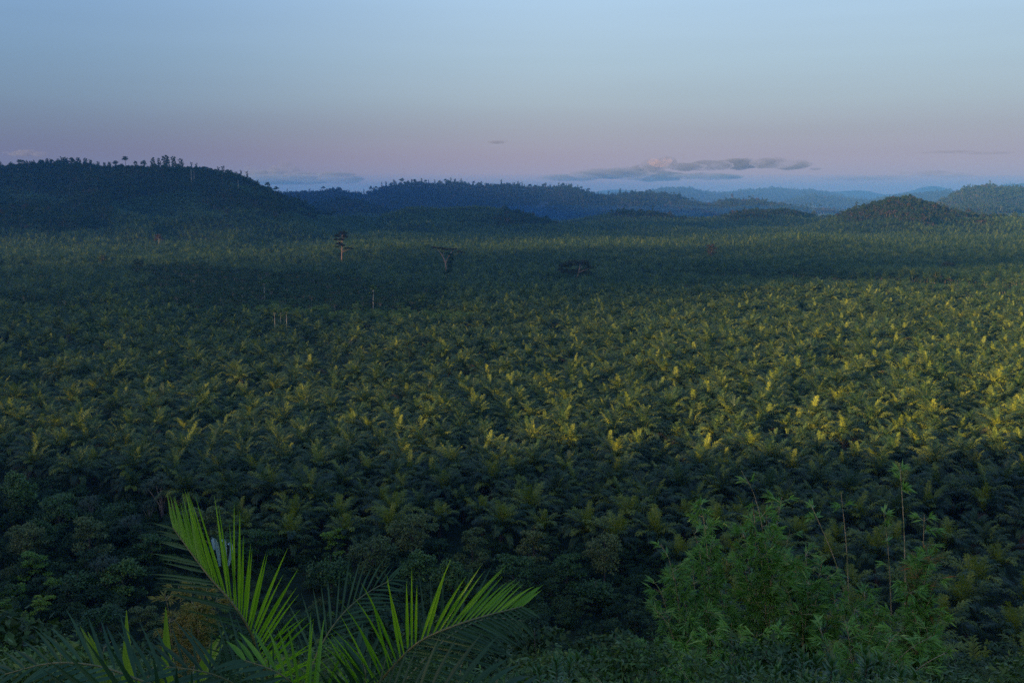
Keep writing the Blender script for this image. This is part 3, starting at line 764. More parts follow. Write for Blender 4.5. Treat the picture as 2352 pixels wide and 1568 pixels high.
def b_broad(t, k):
    s = k; T = MB(); C = MB()
    T.tube([(4 * s, -6 * s, 4 * s), (6 * s, -7 * s, 14 * s), (8 * s, -8 * s, 22 * s), (9 * s, -8 * s, 31 * s)], [1.1 * s, .9 * s, .7 * s, .3 * s], M['red_bark'], 6)
    T.tube([(6 * s, -7 * s, 13 * s), (16 * s, -8 * s, 17 * s), (27 * s, -8 * s, 21 * s)], [.8 * s, .6 * s, .25 * s], M['red_bark'], 6)
    T.tube([(7.5 * s, -8 * s, 20 * s), (14 * s, -8 * s, 26 * s)], [.5 * s, .2 * s], M['red_bark'], 6)
    T.tube([(0, 0, -8), (2 * s, -3 * s, 3 * s), (4 * s, -6 * s, 6 * s)], [1.8 * s, 1.4 * s, 1.1 * s], M['bark'], 6)
    lob = [(-22, 0, 26, 14, 8), (-4, 4, 30, 14, 9), (18, 5, 30, 13, 9), (30, 0, 22, 9, 7), (-34, 0, 17, 8, 5), (-16, 0, 12, 16, 8), (6, 4, 12, 14, 9), (24, 2, 10, 10, 8)]
    global rng; keep = rng; rng = np.random.default_rng(8)
    crown_leaves(C, [(x * s, y * s, z * s, a * s * 1.2, b * s * 1.25) for x, y, z, a, b in lob], 3600, .75, M['forest_red2'], .4)
    rng = keep
    T.obj('trunk', t); C.obj('crown', t)
special('spreading_tree', 1322, 638, 'broad dark tree with white branches showing, right of the half dead tree', b_broad)
# ------------------------------------------------------------------ forest of the hollow, single trees with their own trunk and crown
MIDF = dict(
 dome=[tree_form(220, H=11, R=5.5, style='dome', nleaf=1100, size=.36, mat='hollow', trunk_r=.22), tree_form(221, H=10, R=5, style='dome', nleaf=1000, size=.36, mat='hollow', trunk_r=.22)],
 umbrella=[tree_form(222, H=12, R=6.5, style='full', nleaf=1200, size=.36, mat='hollow', bark='bark', trunk_r=.25), tree_form(223, H=12, R=5.5, style='full', nleaf=1100, size=.36, mat='hollow', bark='bark', trunk_r=.22)],
 tiers=[tree_form(224, H=12, R=5, style='tiers', nleaf=1200, size=.34, mat='hollow', bark='bark', trunk_r=.22)])
X, Y = lattice(560, 1150, 6.6, ang=.5, jit=.3); v, z = veg(X, Y); k = v == 3
Q = np.stack([X, Y, z], 1)[k]; Q = Q[visible(Q, 12)]; u_ = Q[:, 0] / Q[:, 1]
o_ = np.argsort(np.where(u_ < .05, Q[:, 1], 9e9)); print('hollow trees', len(Q))
first = Q[o_[:260]]; rest = Q[o_[260:]]
for p in first:
    kind = ('dome', 'umbrella', 'tiers')[int(rng.choice(3, p=[.6, .2, .2]))]; f = MIDF[kind]; me = f[int(rng.integers(0, len(f)))]
    s = float(rng.uniform(.45, .8) * (1.25 if rng.random() < .12 else 1)); t = empty('forest_tree', tuple(p - (0, 0, .3)), float(rng.uniform(0, 6.28)), s)
    lf = p[0] / p[1] < -.27
    tag(t, ('leafy tree in the strip of wild wood at the left among the palms' if lf else 'leafy tree in the dark patch of wild forest in the hollow amid the palms'), 'tree',
        'wild trees in the strip of wood at left' if lf else 'wild trees of the forest patch in the hollow')
    link_child('trunk', me[0], t); link_child('crown', me[1], t)
if len(rest): scatter('wild_forest', rest, C_mid, pick(len(rest), [2, 1, 1, 2]), rng.uniform(.5, .8, len(rest)), .06, 'dark wild trees filling the gullies between the palms', 'forest')
TALL = [(608, 640, 683, 'pale pole like tree with a tiny crown, highest of those in the forest patch'), (632, 706, 750, 'left of the three pale slender trees at the foot of the forest patch'),
        (645, 708, 745, 'middle of the three pale slender trees at the foot of the forest patch'), (659, 704, 752, 'right of the three pale slender trees at the foot of the forest patch'),
        (857, 652, 705, 'tall tree with a bare white trunk at the right side of the forest patch'), (820, 690, 705, 'shorter white trunked tree near the right side of the forest patch')]
slim = [tree_form(230, H=20, R=3.4, style='dome', nleaf=600, size=.5, mat='hollow', bark='white_bark', trunk_r=.26)]
for px, top, base, lab in TALL:
    x, y, z = ground_hit(px, base, off=6.0); H = at(px, top, y)[2] - z; put_tree('s', x, y, z, H, lab, None, 1.0, 'slender_tree', 'tree', dict(s=slim))

# ------------------------------------------------------------------ jungle at the foot of the slope
M['jungle'] = leaf_mat('jungle_leaves', [(0, (.02, .055, .010)), (.5, (.06, .13, .018)), (.8, (.13, .21, .03)), (1, (.24, .27, .04))], .25, .45, .4)
M['jungle_lime'] = leaf_mat('fresh_jungle_leaves', [(0, (.08, .17, .015)), (.6, (.18, .30, .02)), (1, (.32, .40, .04))], .3, .45, .4)
M['jungle_olive'] = leaf_mat('olive_jungle_leaves', [(0, (.045, .08, .02)), (.6, (.11, .15, .035)), (1, (.24, .24, .07))], .25, .5, .3)
M['strap'] = leaf_mat('strap_leaves', [(0, (.03, .055, .025)), (.6, (.07, .10, .04)), (1, (.14, .14, .06))], .25, .45, .4)
M['under'] = leaf_mat('undergrowth_leaves', [(0, (.012, .034, .009)), (.6, (.034, .075, .016)), (1, (.10, .15, .028))], .2, .5, .3)
JF = dict(
 dark=[tree_form(300, H=9, R=4.4, style='dome', nleaf=3000, size=.23, mat='jungle', trunk_r=.16), tree_form(301, H=8, R=4.8, style='tiers', nleaf=2800, size=.22, mat='jungle', trunk_r=.14), tree_form(302, H=7, R=4, style='bush', nleaf=3000, size=.23, mat='jungle', trunk_r=.13)],
 lime=[tree_form(303, H=8, R=3.8, style='dome', nleaf=2800, size=.21, mat='jungle_lime', trunk_r=.14), tree_form(304, H=9, R=3.6, style='tiers', nleaf=2600, size=.21, mat='jungle_lime', trunk_r=.14)],
 olive=[tree_form(305, H=9, R=4.6, style='full', nleaf=2800, size=.22, mat='jungle_olive', bark='bark', trunk_r=.15), tree_form(306, H=9, R=4.2, style='tiers', nleaf=2600, size=.22, mat='jungle_olive', trunk_r=.14)])
def pandanus(seed):
    global rng; keep = rng; rng = np.random.default_rng(seed); T = MB(); C = MB()
    heads = []
    for i in range(7):
        a = i * 2.4; q = 1.6 * math.sqrt((i + .2) / 7); h = 5.2 - q * .9 + rng.uniform(-.3, .5); e = np.array((q * math.cos(a), q * math.sin(a), h))
        T.tube([(0, 0, -.5), (e[0] * .2, e[1] * .2, h * .45), e], [.14, .1, .06], M['pale_bark'], 5); heads.append(e)
    vs = []; fs = []
    for e in heads:
        for j in range(34):
            a = j * 2.4; el = math.radians(80 - 62 * (j / 34) + rng.uniform(-8, 8)); L = rng.uniform(1.1, 1.6); w = .06; p = e.copy(); n0 = len(vs)
            sd = np.array((-math.sin(a), math.cos(a), 0)) * w
            for k in range(5):
                ww = (1, 1, .85, .55, .08)[k]; vs += [p - sd * ww, p + sd * ww]
                d = np.array((math.cos(el) * math.cos(a), math.cos(el) * math.sin(a), math.sin(el))); p = p + d * L / 4; el -= math.radians(14 + 26 * k / 3 + 10 * j / 34)
            for k in range(4): fs.append((n0 + 2 * k, n0 + 2 * k + 1, n0 + 2 * k + 3, n0 + 2 * k + 2))
    C.add(vs, fs, M['strap']); rng = keep
    return T.mesh('trunk'), C.mesh('crown')
PAN = [pandanus(400), pandanus(401)]

def put_jungle(kind, px, py, wpx, label=None, group=None, name='jungle_tree', hfac=.75, pan=False):
    """px, py: middle of the crown; wpx: its width in the picture"""
    me = PAN[int(rng.integers(0, 2))] if pan else JF[kind][int(rng.integers(0, len(JF[kind])))]
    R0, H0 = (2.6, 6.2) if pan else (4.3, 8.6)
    u, s = slope(px, py); Y = np.linspace(34, 420, 1600); ray = CAMZ + s * Y
    size = wpx * 1.15 / F * Y / (2 * R0); gz = hgt(u * Y, Y)
    k = np.nonzero(ray <= gz + size * H0 * hfac)[0]; i = k[0] if len(k) else len(Y) - 1
    t = empty(name, (u * Y[i], Y[i], gz[i] - .2), float(rng.uniform(0, 6.28)), float(size[i])); t.scale = tuple(float(size[i] * rng.uniform(a_, b_)) for a_, b_ in ((.8, 1.3), (.8, 1.3), (.85, 1.2))); tag(t, label, 'tree' if not pan else 'screw pine', group)
    link_child('trunk', me[0], t); link_child('crown', me[1], t); return t
JL = [
 ('dark', 40, 1108, 95, 'rounded bush like tree smothered in climbers at the left edge above the jungle'),
 ('dark', 131, 1152, 105, 'dark green domed tree left of the first screw pine'),
 ('dark', 262, 1147, 80, 'round dark tree between the two screw pines at left'),
 ('lime', 416, 1152, 62, 'small fresh green tree left of the olive tree with bare limbs'),
 ('olive', 478, 1180, 120, 'olive tree with visible bare limbs above the tip of the big frond'),
 ('dark', 87, 1212, 90, 'low dark tree under the domed tree at far left'),
 ('olive', 205, 1232, 90, 'yellowish olive tree in the middle of the dark jungle at left'),
 ('olive', 60, 1245, 80, 'yellowish olive tree at far left in the jungle'),
 ('lime', 80, 1285, 85, 'layered fresh green tree at far left, above the brightest yellow green trees'),
 ('lime', 28, 1340, 70, 'bright yellow green tree touching the left edge'),
 ('lime', 125, 1335, 60, 'bright yellow green tree second from the left edge'),
 ('lime', 95, 1385, 60, 'smaller yellow green tree below the two bright ones at left edge'),
 ('lime', 12, 1395, 50, 'yellow green shrub lowest at the left edge'),
 ('olive', 336, 1398, 85, 'pale green feathery tree left of the golden bush'),
 ('dark', 280, 1290, 110, 'wide dark tree in the middle of the jungle left of the big frond tip'),
 ('dark', 180, 1310, 90, 'dark tree right of the yellow green trees at left'),
 ('dark', 350, 1240, 90, 'dark tree close left of the big frond tip'),
 ('dark', 230, 1400, 100, 'dark tree in the deep shade above the strap leaved fronds at bottom left'),
 ('dark', 590, 1230, 90, 'dark tree right of the pale curled leaflets'),
 ('dark', 640, 1215, 80, 'dark low tree between the big frond and the shrubby row'),
 ('olive', 700, 1250, 60, 'small pale leaved tree left of the shrubby row'),
 ('lime', 769, 1236, 72, 'pale green tree at the left end of the shrubby row'),
 ('dark', 760, 1290, 110, 'dark tree below the left end of the shrubby row'),
 ('olive', 858, 1285, 95, 'olive tree under the strap leaved plant in the shrubby row'),
 ('olive', 949, 1222, 104, 'tallest tree of the shrubby row, with a flat olive crown'),
 ('dark', 965, 1285, 95, 'greener lower tree right below the tallest of the shrubby row'),
 ('olive', 1085, 1262, 100, 'golden olive tree in the middle of the shrubby row'),
 ('dark', 1040, 1315, 90, 'dark tree below the golden olive tree of the shrubby row'),
 ('olive', 1226, 1250, 100, 'golden tree at the right end of the shrubby row'),
 ('dark', 1180, 1310, 110, 'dark tree beneath the golden tree at the right end of the shrubby row'),
 ('dark', 1300, 1290, 100, 'dark tree right of the shrubby row'), ('olive', 1390, 1270, 110, 'dim brownish tree between the shrubby row and the bamboo'),
 ('dark', 1370, 1330, 90, 'dark low tree left of the bamboo thicket'),
 ('dark', 520, 1250, 90, 'dark tree directly behind the pale curled leaflets'),
 ('dark', 430, 1215, 80, 'dark bush directly left of the top of the big frond'),
]
for k, px, py, w, lab in JL: put_jungle(k, px, py, w, lab)
for px, py, w, lab in [(205, 1155, 56, 'screw pine with drooping strap leaves, leftmost of its kind'), (370, 1112, 75, 'largest screw pine with drooping strap leaves'),
                       (343, 1160, 50, 'small screw pine with pale hanging leaves just below the largest one'), (300, 1192, 70, 'low screw pine thicket below the small screw pine'),
                       (240, 1290, 80, 'bluish screw pine in the dark middle of the jungle'), (842, 1245, 60, 'bluish strap leaved screw pine inside the shrubby row')]:
    put_jungle('', px, py, w, lab, None, 'screw_pine', .8, True)

# fill of the jungle and the slope
jf = [tree_mesh('jungle_form', 320, 7, 3.6, 'dome', 2200, .2, 'under', trunk_r=.09), tree_mesh('jungle_form', 321, 5.5, 3.2, 'bush', 1800, .2, 'under', trunk_r=.09), tree_mesh('jungle_form', 322, 4.5, 3, 'bush', 1800, .18, 'jungle_olive', trunk_r=.09),
      tree_mesh('jungle_form', 323, 7.5, 3, 'tiers', 1900, .19, 'under', trunk_r=.09), tree_mesh('jungle_form', 324, 4.5, 2.6, 'bush', 1700, .16, 'jungle_lime', trunk_r=.09)]
C_j = protos('jungle_forms', jf)
X, Y = lattice(34, 300, 3.6, umax=.66, ang=.2, jit=.3, margin=12); v, z = veg(X, Y); n_ = fbm(X, Y, 30, 2)
pu, pv = X / Y, None
k = (v == 4); Q = np.stack([X, Y, z - .5], 1)[k]; n_ = n_[k]
keep = (rng.random(len(Q)) < .8); Q = Q[keep]; n_ = n_[keep]
Q = Q[visible(Q, 8, 3)] if len(Q) else Q
scatter('jungle_undergrowth', Q, C_j, pick(len(Q), [3, 3, .8, 2, .5]), rng.uniform(.5, .95, len(Q)) * (1 + .7 * n_), .1, 'tangled dark jungle undergrowth covering the slope below the viewpoint', 'undergrowth')
print('undergrowth', len(Q))
# unseen wooded ridge behind the viewpoint, shaped to shade the foreground
X = rng.uniform(-1150, 450, 2600); Y = rng.uniform(-230, -45, 2600); z = height(X, Y)
scatter('forest_of_home_ridge', np.stack([X, Y, z - 1], 1), C_hill, pick(2600, [3, 3, 1, 1, 1, 1]), rng.uniform(.4, .7, 2600), .06, 'forest on the ridge behind the viewpoint', 'forest')
# ------------------------------------------------------------------ the big feathery palm in front
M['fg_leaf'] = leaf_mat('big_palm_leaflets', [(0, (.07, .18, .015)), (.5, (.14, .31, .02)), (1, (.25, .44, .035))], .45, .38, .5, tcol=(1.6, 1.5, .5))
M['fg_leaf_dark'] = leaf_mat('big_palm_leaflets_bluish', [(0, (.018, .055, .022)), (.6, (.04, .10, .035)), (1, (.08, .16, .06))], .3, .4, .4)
M['fg_rachis'] = bark_mat('big_palm_stalk', (.09, .10, .03), (.20, .16, .05), 30, .5)
M['curl'] = leaf_mat('pale_underside', [(0, (.22, .32, .34)), (1, (.38, .48, .50))], .2, .3, .6)

def smooth_path(P, n):
    P = np.array(P, float); m = len(P); out = []
    d = np.r_[0, np.cumsum(np.linalg.norm(np.diff(P, axis=0), axis=1))]; 
    for s in np.linspace(0, d[-1], n):
        i = min(np.searchsorted(d, s, 'right') - 1, m - 2); t = (s - d[i]) / (d[i + 1] - d[i])
        p0 = P[max(i - 1, 0)]; p1 = P[i]; p2 = P[i + 1]; p3 = P[min(i + 2, m - 1)]
        out.append(.5 * (2 * p1 + (p2 - p0) * t + (2 * p0 - 5 * p1 + 4 * p2 - p3) * t * t + (3 * p1 - p0 - 3 * p2 + p3) * t ** 3))
    return np.array(out)

def blade(vs, fs, p, o, L, w, droop, nseg=5, fold=.25, sidev=None, r=None):
    """one long leaflet: folded along its midrib, tapering to a fine tip"""
    o = o / np.linalg.norm(o); side = np.cross(o, sidev if sidev is not None else (0, 0, 1.)); side /= (np.linalg.norm(side) + 1e-9)
    nrm = np.cross(side, o); n0 = len(vs); d = o.copy(); q = p.copy()
    for k in range(nseg + 1):
        t = k / nseg; ww = w * (.35 + 2.2 * t if t < .3 else (1.01 * (1 - ((t - .3) / .7) ** 1.6))) 
        ww = max(ww, w * .04)
        vs += [q - side * ww + nrm * ww * fold, q.copy(), q + side * ww + nrm * ww * fold]
        d = d - np.array((0, 0, 1.)) * droop * (.4 + 1.4 * t) / nseg; d /= np.linalg.norm(d); q = q + d * L / nseg
    for k in range(nseg):
        a = n0 + 3 * k; fs += [(a, a + 1, a + 4, a + 3), (a + 1, a + 2, a + 5, a + 4)]

def big_frond(parent, pts, pairs=34, length=.75, w=.017, droop=.35, start=.3, up=(0, -.8, .5), fw0=.6, fw1=1.6, mats=('fg_leaf', 'fg_leaf_dark'), seed=1, rad=.014, lift=(.25, .25), skip=(0, 0), lens=(1, 1), label=None):
    r = np.random.default_rng(seed); P = smooth_path([at(*q) for q in pts], 40)
    T = MB(); T.tube(P, [rad * (1 - .85 * i / 39) + .0015 for i in range(40)], M['fg_rachis'], 6)
    B = MB(); buckets = {}
    for k, t in enumerate(np.linspace(start, .995, pairs)):
        f = t * 39; i = min(int(f), 38); p = P[i] * (1 - f + i) + P[i + 1] * (f - i); d = P[i + 1] - P[i]; d /= np.linalg.norm(d)
        sd = np.cross(d, up); sd /= np.linalg.norm(sd); upv = np.cross(sd, d)
        prof = (.55 + .45 * math.sin(math.pi * min(1, (t - start) / (1 - start) * .9 + .12))) * (1 - .35 * max(0, (t - .8) / .2))
        for s in (0, 1):
            if r.random() < skip[s]: continue
            sg = -1 if s == 0 else 1
            fw = fw0 + (fw1 - fw0) * (t - start) / (1 - start) + r.uniform(-.18, .18)
            o = sd * sg + d * fw + upv * (lift[s] + r.uniform(-.22, .22))
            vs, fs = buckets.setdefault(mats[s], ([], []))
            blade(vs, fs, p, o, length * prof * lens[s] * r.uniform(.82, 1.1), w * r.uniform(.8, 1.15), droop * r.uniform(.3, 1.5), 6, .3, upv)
    for mt, (vs, fs) in buckets.items(): B.add(vs, fs, M[mt])
    fr = B.obj('frond', parent); st = T.obj('stalk', fr)
    if label: fr['label'] = label
    return fr

def base_empty(name, px, D, label, cat, group=None):
    u, _ = slope(px, 1500); X = u * D; z = float(height(X, D)); t = empty(name, (X, D, z)); tag(t, label, cat, group); return t
def reparent(t):
    """children were modelled in world space: keep them there"""
    for c in COL.objects:
        if c.parent == t: c.location = tuple(-np.array(t.location))
t = base_empty('feather_palm', 700, 6.5, 'big young palm in front, bright green feathery fronds rising from the bottom edge', 'palm')
T = MB(); tb = np.array(t.location); hub = at(690, 1850, 6.7)
T.tube([tb - (0, 0, .3), tb * .5 + hub * .5 + (.03, 0, 0), hub], [.16, .13, .09], M['palm_trunk'], 10); T.obj('trunk', t)
H0 = (690, 1850, 6.7)
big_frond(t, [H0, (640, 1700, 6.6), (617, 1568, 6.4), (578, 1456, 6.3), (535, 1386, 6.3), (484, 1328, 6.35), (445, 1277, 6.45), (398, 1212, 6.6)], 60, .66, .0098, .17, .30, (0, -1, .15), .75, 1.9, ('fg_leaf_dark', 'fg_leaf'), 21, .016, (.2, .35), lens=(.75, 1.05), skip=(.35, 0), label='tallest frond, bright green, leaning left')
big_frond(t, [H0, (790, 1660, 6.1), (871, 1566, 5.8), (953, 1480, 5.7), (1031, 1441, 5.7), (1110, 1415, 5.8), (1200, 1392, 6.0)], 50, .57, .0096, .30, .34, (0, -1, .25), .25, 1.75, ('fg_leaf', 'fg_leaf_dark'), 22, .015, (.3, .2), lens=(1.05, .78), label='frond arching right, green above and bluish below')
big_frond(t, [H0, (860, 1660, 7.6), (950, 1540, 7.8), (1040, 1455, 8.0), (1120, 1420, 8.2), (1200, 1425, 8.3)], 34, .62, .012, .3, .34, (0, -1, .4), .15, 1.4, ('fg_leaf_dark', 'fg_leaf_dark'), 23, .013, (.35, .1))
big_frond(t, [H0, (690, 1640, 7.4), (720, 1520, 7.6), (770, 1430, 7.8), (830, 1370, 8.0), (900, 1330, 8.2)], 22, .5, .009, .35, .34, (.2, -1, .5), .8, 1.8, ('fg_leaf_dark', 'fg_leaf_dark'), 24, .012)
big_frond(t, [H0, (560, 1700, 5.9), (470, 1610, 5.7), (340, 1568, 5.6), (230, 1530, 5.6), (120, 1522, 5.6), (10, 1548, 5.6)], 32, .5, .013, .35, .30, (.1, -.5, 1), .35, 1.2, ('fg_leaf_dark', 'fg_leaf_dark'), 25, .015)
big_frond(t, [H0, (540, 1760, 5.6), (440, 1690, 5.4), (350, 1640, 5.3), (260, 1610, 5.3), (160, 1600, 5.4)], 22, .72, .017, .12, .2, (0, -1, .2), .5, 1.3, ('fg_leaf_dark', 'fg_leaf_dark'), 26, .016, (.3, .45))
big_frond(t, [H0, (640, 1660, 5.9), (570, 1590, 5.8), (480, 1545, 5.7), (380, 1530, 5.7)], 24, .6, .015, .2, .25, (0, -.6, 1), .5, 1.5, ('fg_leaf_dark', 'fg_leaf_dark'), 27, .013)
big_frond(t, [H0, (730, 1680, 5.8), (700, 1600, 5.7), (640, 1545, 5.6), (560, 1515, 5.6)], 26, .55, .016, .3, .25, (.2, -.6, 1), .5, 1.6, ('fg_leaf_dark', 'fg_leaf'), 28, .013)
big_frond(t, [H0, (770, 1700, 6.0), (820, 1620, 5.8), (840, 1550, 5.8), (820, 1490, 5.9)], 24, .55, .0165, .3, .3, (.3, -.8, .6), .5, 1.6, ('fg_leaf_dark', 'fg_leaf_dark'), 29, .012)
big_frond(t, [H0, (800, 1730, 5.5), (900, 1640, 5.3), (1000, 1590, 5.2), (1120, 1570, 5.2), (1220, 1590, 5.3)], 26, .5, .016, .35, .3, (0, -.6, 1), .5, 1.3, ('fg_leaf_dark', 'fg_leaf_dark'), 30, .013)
# pale curled leaflets at the top of the tall frond
for i, (pts, w) in enumerate([([(505, 1300, 6.5), (500, 1262, 6.5), (493, 1240, 6.5), (488, 1236, 6.45), (492, 1262, 6.4)], .022), ([(515, 1300, 6.5), (517, 1262, 6.5), (514, 1238, 6.5), (508, 1244, 6.45)], .02),
                              ([(524, 1300, 6.5), (531, 1268, 6.5), (530, 1248, 6.5), (523, 1250, 6.45)], .018)]):
    P = smooth_path([at(*q) for q in pts], 14); vs = []; fs = []
    for k, p in enumerate(P):
        d = P[min(k + 1, 13)] - P[max(k - 1, 0)]; s = np.cross(d, (0, -1, .2)); s /= np.linalg.norm(s); ww = .62 * w * math.sin(math.pi * (.12 + .80 * k / 13)) ** .7
        vs += [p - s * ww, p + np.array((0, .006, 0)), p + s * ww]
    for k in range(13): fs += [(3 * k, 3 * k + 1, 3 * k + 4, 3 * k + 3), (3 * k + 1, 3 * k + 2, 3 * k + 5, 3 * k + 4)]
    B = MB(); B.add(vs, fs, M['curl']); B.obj('curled_leaflet', t)['label'] = 'pale bluish curled leaflet'
reparent(t)

# ------------------------------------------------------------------ bamboo
M['bam_leaf'] = leaf_mat('bamboo_leaves', [(0, (.07, .17, .025)), (.5, (.17, .36, .05)), (.9, (.30, .50, .09)), (1, (.45, .46, .12))], .4, .33, .6)
M['bam_orange'] = leaf_mat('withered_bamboo_leaves', [(0, (.05, .13, .03)), (.55, (.10, .16, .04)), (.75, (.35, .17, .05)), (1, (.5, .2, .07))], .3, .5, .3)
def culm_mat():
    m, nt, out = new_mat('bamboo_culm'); N = nt.nodes; L = nt.links
    tc = N.new('ShaderNodeTexCoord'); nz = N.new('ShaderNodeTexNoise'); nz.inputs['Scale'].default_value = 3.5; L.new(tc.outputs['Object'], nz.inputs['Vector'])
    c = ramp(nt, nz.outputs['Fac'], [(.35, (.20, .22, .07)), (.5, (.45, .30, .16)), (.65, (.58, .40, .24))])
    p = N.new('ShaderNodeBsdfPrincipled'); p.inputs['Roughness'].default_value = .4; L.new(c, p.inputs['Base Color']); L.new(p.outputs[0], out.inputs[0]); return m
M['culm'] = culm_mat()
def diamonds(B, P, Dv, Ln, Wd, mat):
    """lance shaped leaves: P base, Dv direction"""
    n = len(P); sd = np.cross(Dv, rvec(n) * .75 + np.array((0, -.5, .9))); sd /= np.linalg.norm(sd, axis=1)[:, None]
    L_ = Ln[:, None]; W_ = Wd[:, None]; m = P + Dv * L_ * .4
    B.quads(np.stack([P, m - sd * W_, P + Dv * L_ - np.array((0, 0, 1.)) * L_ * .12, m + sd * W_], 1), mat)

def bamboo_clump(px, D, label, culms, seed, density=1.0):
    """culms: list of (tip px, tip py, tip D, leafiness, kind)"""
    global rng; keep = rng; rng = np.random.default_rng(seed)
    u, _ = slope(px, 1500); bx = u * D; bz = float(height(bx, D)); t = empty('bamboo', (bx, D, bz)); tag(t, label, 'bamboo', None)
    O = np.array((bx, D, bz)); leafP = []; leafD = []; leafL = []; oP = []; oD = []; oL = []
    F_ = MB()
    for (tx, ty, tD, leafy, kind) in culms:
        tip = at(tx, ty, tD) - O; base = np.array((rng.normal(0, .25), rng.normal(0, .25), -.3)); hgt_ = tip[2]
        hor = tip - base; hor[2] = 0
        if kind == 'bare':
            mid = base + hor * .12 + np.array((0, 0, hgt_ * .5)); m2 = base + hor * .45 + np.array((0, 0, hgt_ * .8))
        else:
            mid = base + hor * .30 + np.array((0, 0, hgt_ * .6)); m2 = base + hor * .66 + np.array((0, 0, hgt_ * .92))
        P = smooth_path([base, mid, m2, tip], 34); C = MB(); r0 = .028 if kind == 'bare' else .024
        C.tube(P, [r0 * (1 - .8 * (i / 33) ** 1.5) for i in range(34)], M['culm'], 6)
        L_ = np.linalg.norm(np.diff(P, axis=0), axis=1).sum(); nn = max(8, int(L_ / .30))
        for j in range(1, nn):
            f = j / nn * 33; i = int(f); p = P[i] * (1 - f + i) + P[min(i + 1, 33)] * (f - i); d = P[min(i + 1, 33)] - P[i]; d = d / np.linalg.norm(d)
            rr = r0 * (1 - .8 * (f / 33) ** 1.5)
            C.tube([p - d * .008, p + d * .002, p + d * .008], [rr * 1.02, rr * 1.35, rr * 1.02], M['culm'], 6, False)
            fr = j / nn
            if kind == 'bare':
                lf = leafy * .5 if fr > .9 else (.16 if rng.random() < .3 else 0) * (fr > .5)
            else: lf = leafy * (1 if fr > .3 else .6)
            nb = rng.poisson(2.7 * lf * density)
            for b in range(nb):
                a = rng.uniform(0, 6.28); bl = rng.uniform(.2, .62) * (1 - .4 * fr) * (1 if kind != 'bare' else .5)
                bd = np.array((math.cos(a), math.sin(a), rng.uniform(-.1, .9))) + d * .3; bd /= np.linalg.norm(bd)
                e = p + bd * bl; e[2] -= bl * .12; F_.tube([p, p * .5 + e * .5 + np.array((0, 0, .05 * bl)), e], [.005, .004, .002], M['culm'], 3, False)
                nl = rng.integers(10, 19)
                s = rng.random(nl) ** .4; q = p + (e - p) * s[:, None]
                ld = bd * 1.1 + rvec(nl) * .6 + np.array((0, 0, -.35)); ld /= np.linalg.norm(ld, axis=1)[:, None]
                ll = rng.uniform(.18, .36, nl)
                if kind == 'orange' and rng.random() < .5: oP.append(q); oD.append(ld); oL.append(ll)
                else: leafP.append(q); leafD.append(ld); leafL.append(ll)
        C.obj('culm', t)
    P = np.concatenate(leafP); ln = np.concatenate(leafL); diamonds(F_, P, np.concatenate(leafD), ln, ln * rng.uniform(.065, .095, len(ln)), M['bam_leaf'])
    if oP: ln = np.concatenate(oL); diamonds(F_, np.concatenate(oP), np.concatenate(oD), ln, ln * .065, M['bam_orange'])
    F_.obj('foliage', t); rng = keep; return t
D = 26.0
bamboo_clump(1590, D, 'leftmost bamboo clump of the thicket, leaning out to the left', [(1519, 1250, 25.5, 1.1, 'l'), (1541, 1300, 25, 1.1, 'l'), (1500, 1330, 25, 1, 'l'), (1506, 1400, 24.5, 1, 'l'), (1480, 1480, 24, 1, 'l'), (1560, 1360, 25, 1, 'l'), (1575, 1420, 24.5, 1, 'l'), (1530, 1480, 24, 1, 'l'), (1590, 1300, 26, 1, 'l')], 1)
bamboo_clump(1640, D + 1, 'slender bamboo clump left of the tallest bamboo plume', [(1606, 1153, 26.5, .9, 'l'), (1642, 1185, 27, 1, 'l'), (1590, 1215, 26, .8, 'l'), (1670, 1270, 26, 1, 'l'), (1625, 1270, 27, 1, 'l'), (1650, 1350, 26, 1, 'l'), (1620, 1400, 25, 1, 'l')], 2)
bamboo_clump(1755, D + 1, 'tallest leafy bamboo plume with its thin tip above the thicket', [(1703, 1081, 26.5, .6, 'l'), (1728, 1150, 26.5, 1.1, 'l'), (1760, 1160, 27, 1.1, 'l'), (1796, 1141, 27, .7, 'l'), (1700, 1200, 27, 1, 'l'), (1775, 1210, 26, 1.2, 'l'), (1815, 1215, 27, .9, 'l'), (1740, 1250, 26, 1.1, 'l'), (1700, 1290, 26, 1, 'l'), (1790, 1300, 26, 1, 'l')], 3)
bamboo_clump(1870, D, 'rounded bamboo clump in the middle of the thicket, right of the tallest plume', [(1850, 1262, 25.5, 1.2, 'l'), (1822, 1290, 25, 1.2, 'l'), (1890, 1285, 26, 1.2, 'l'), (1905, 1320, 25, 1.1, 'l'), (1860, 1330, 25, 1.2, 'l'), (1800, 1340, 24.5, 1, 'l'), (1925, 1370, 25, 1, 'l'), (1840, 1400, 24.5, 1.1, 'l')], 4, 1.15)
bamboo_clump(1985, D, 'two bare leaning bamboo canes with leafy tips, left of the two straight canes', [(1862, 1157, 25.5, 1.4, 'bare'), (1932, 1130, 25.8, 1.3, 'bare'), (1990, 1345, 25, .9, 'l'), (1960, 1390, 25, .9, 'l'), (2010, 1400, 25, .9, 'l')], 5)
bamboo_clump(2044, D + 1, 'two straight bare bamboo canes, one reaching highest of all', [(2030, 1169, 26.8, .5, 'bare'), (2067, 1066, 27.2, 1.2, 'bare'), (2050, 1400, 26, .9, 'l'), (2020, 1430, 26, .9, 'l')], 6)
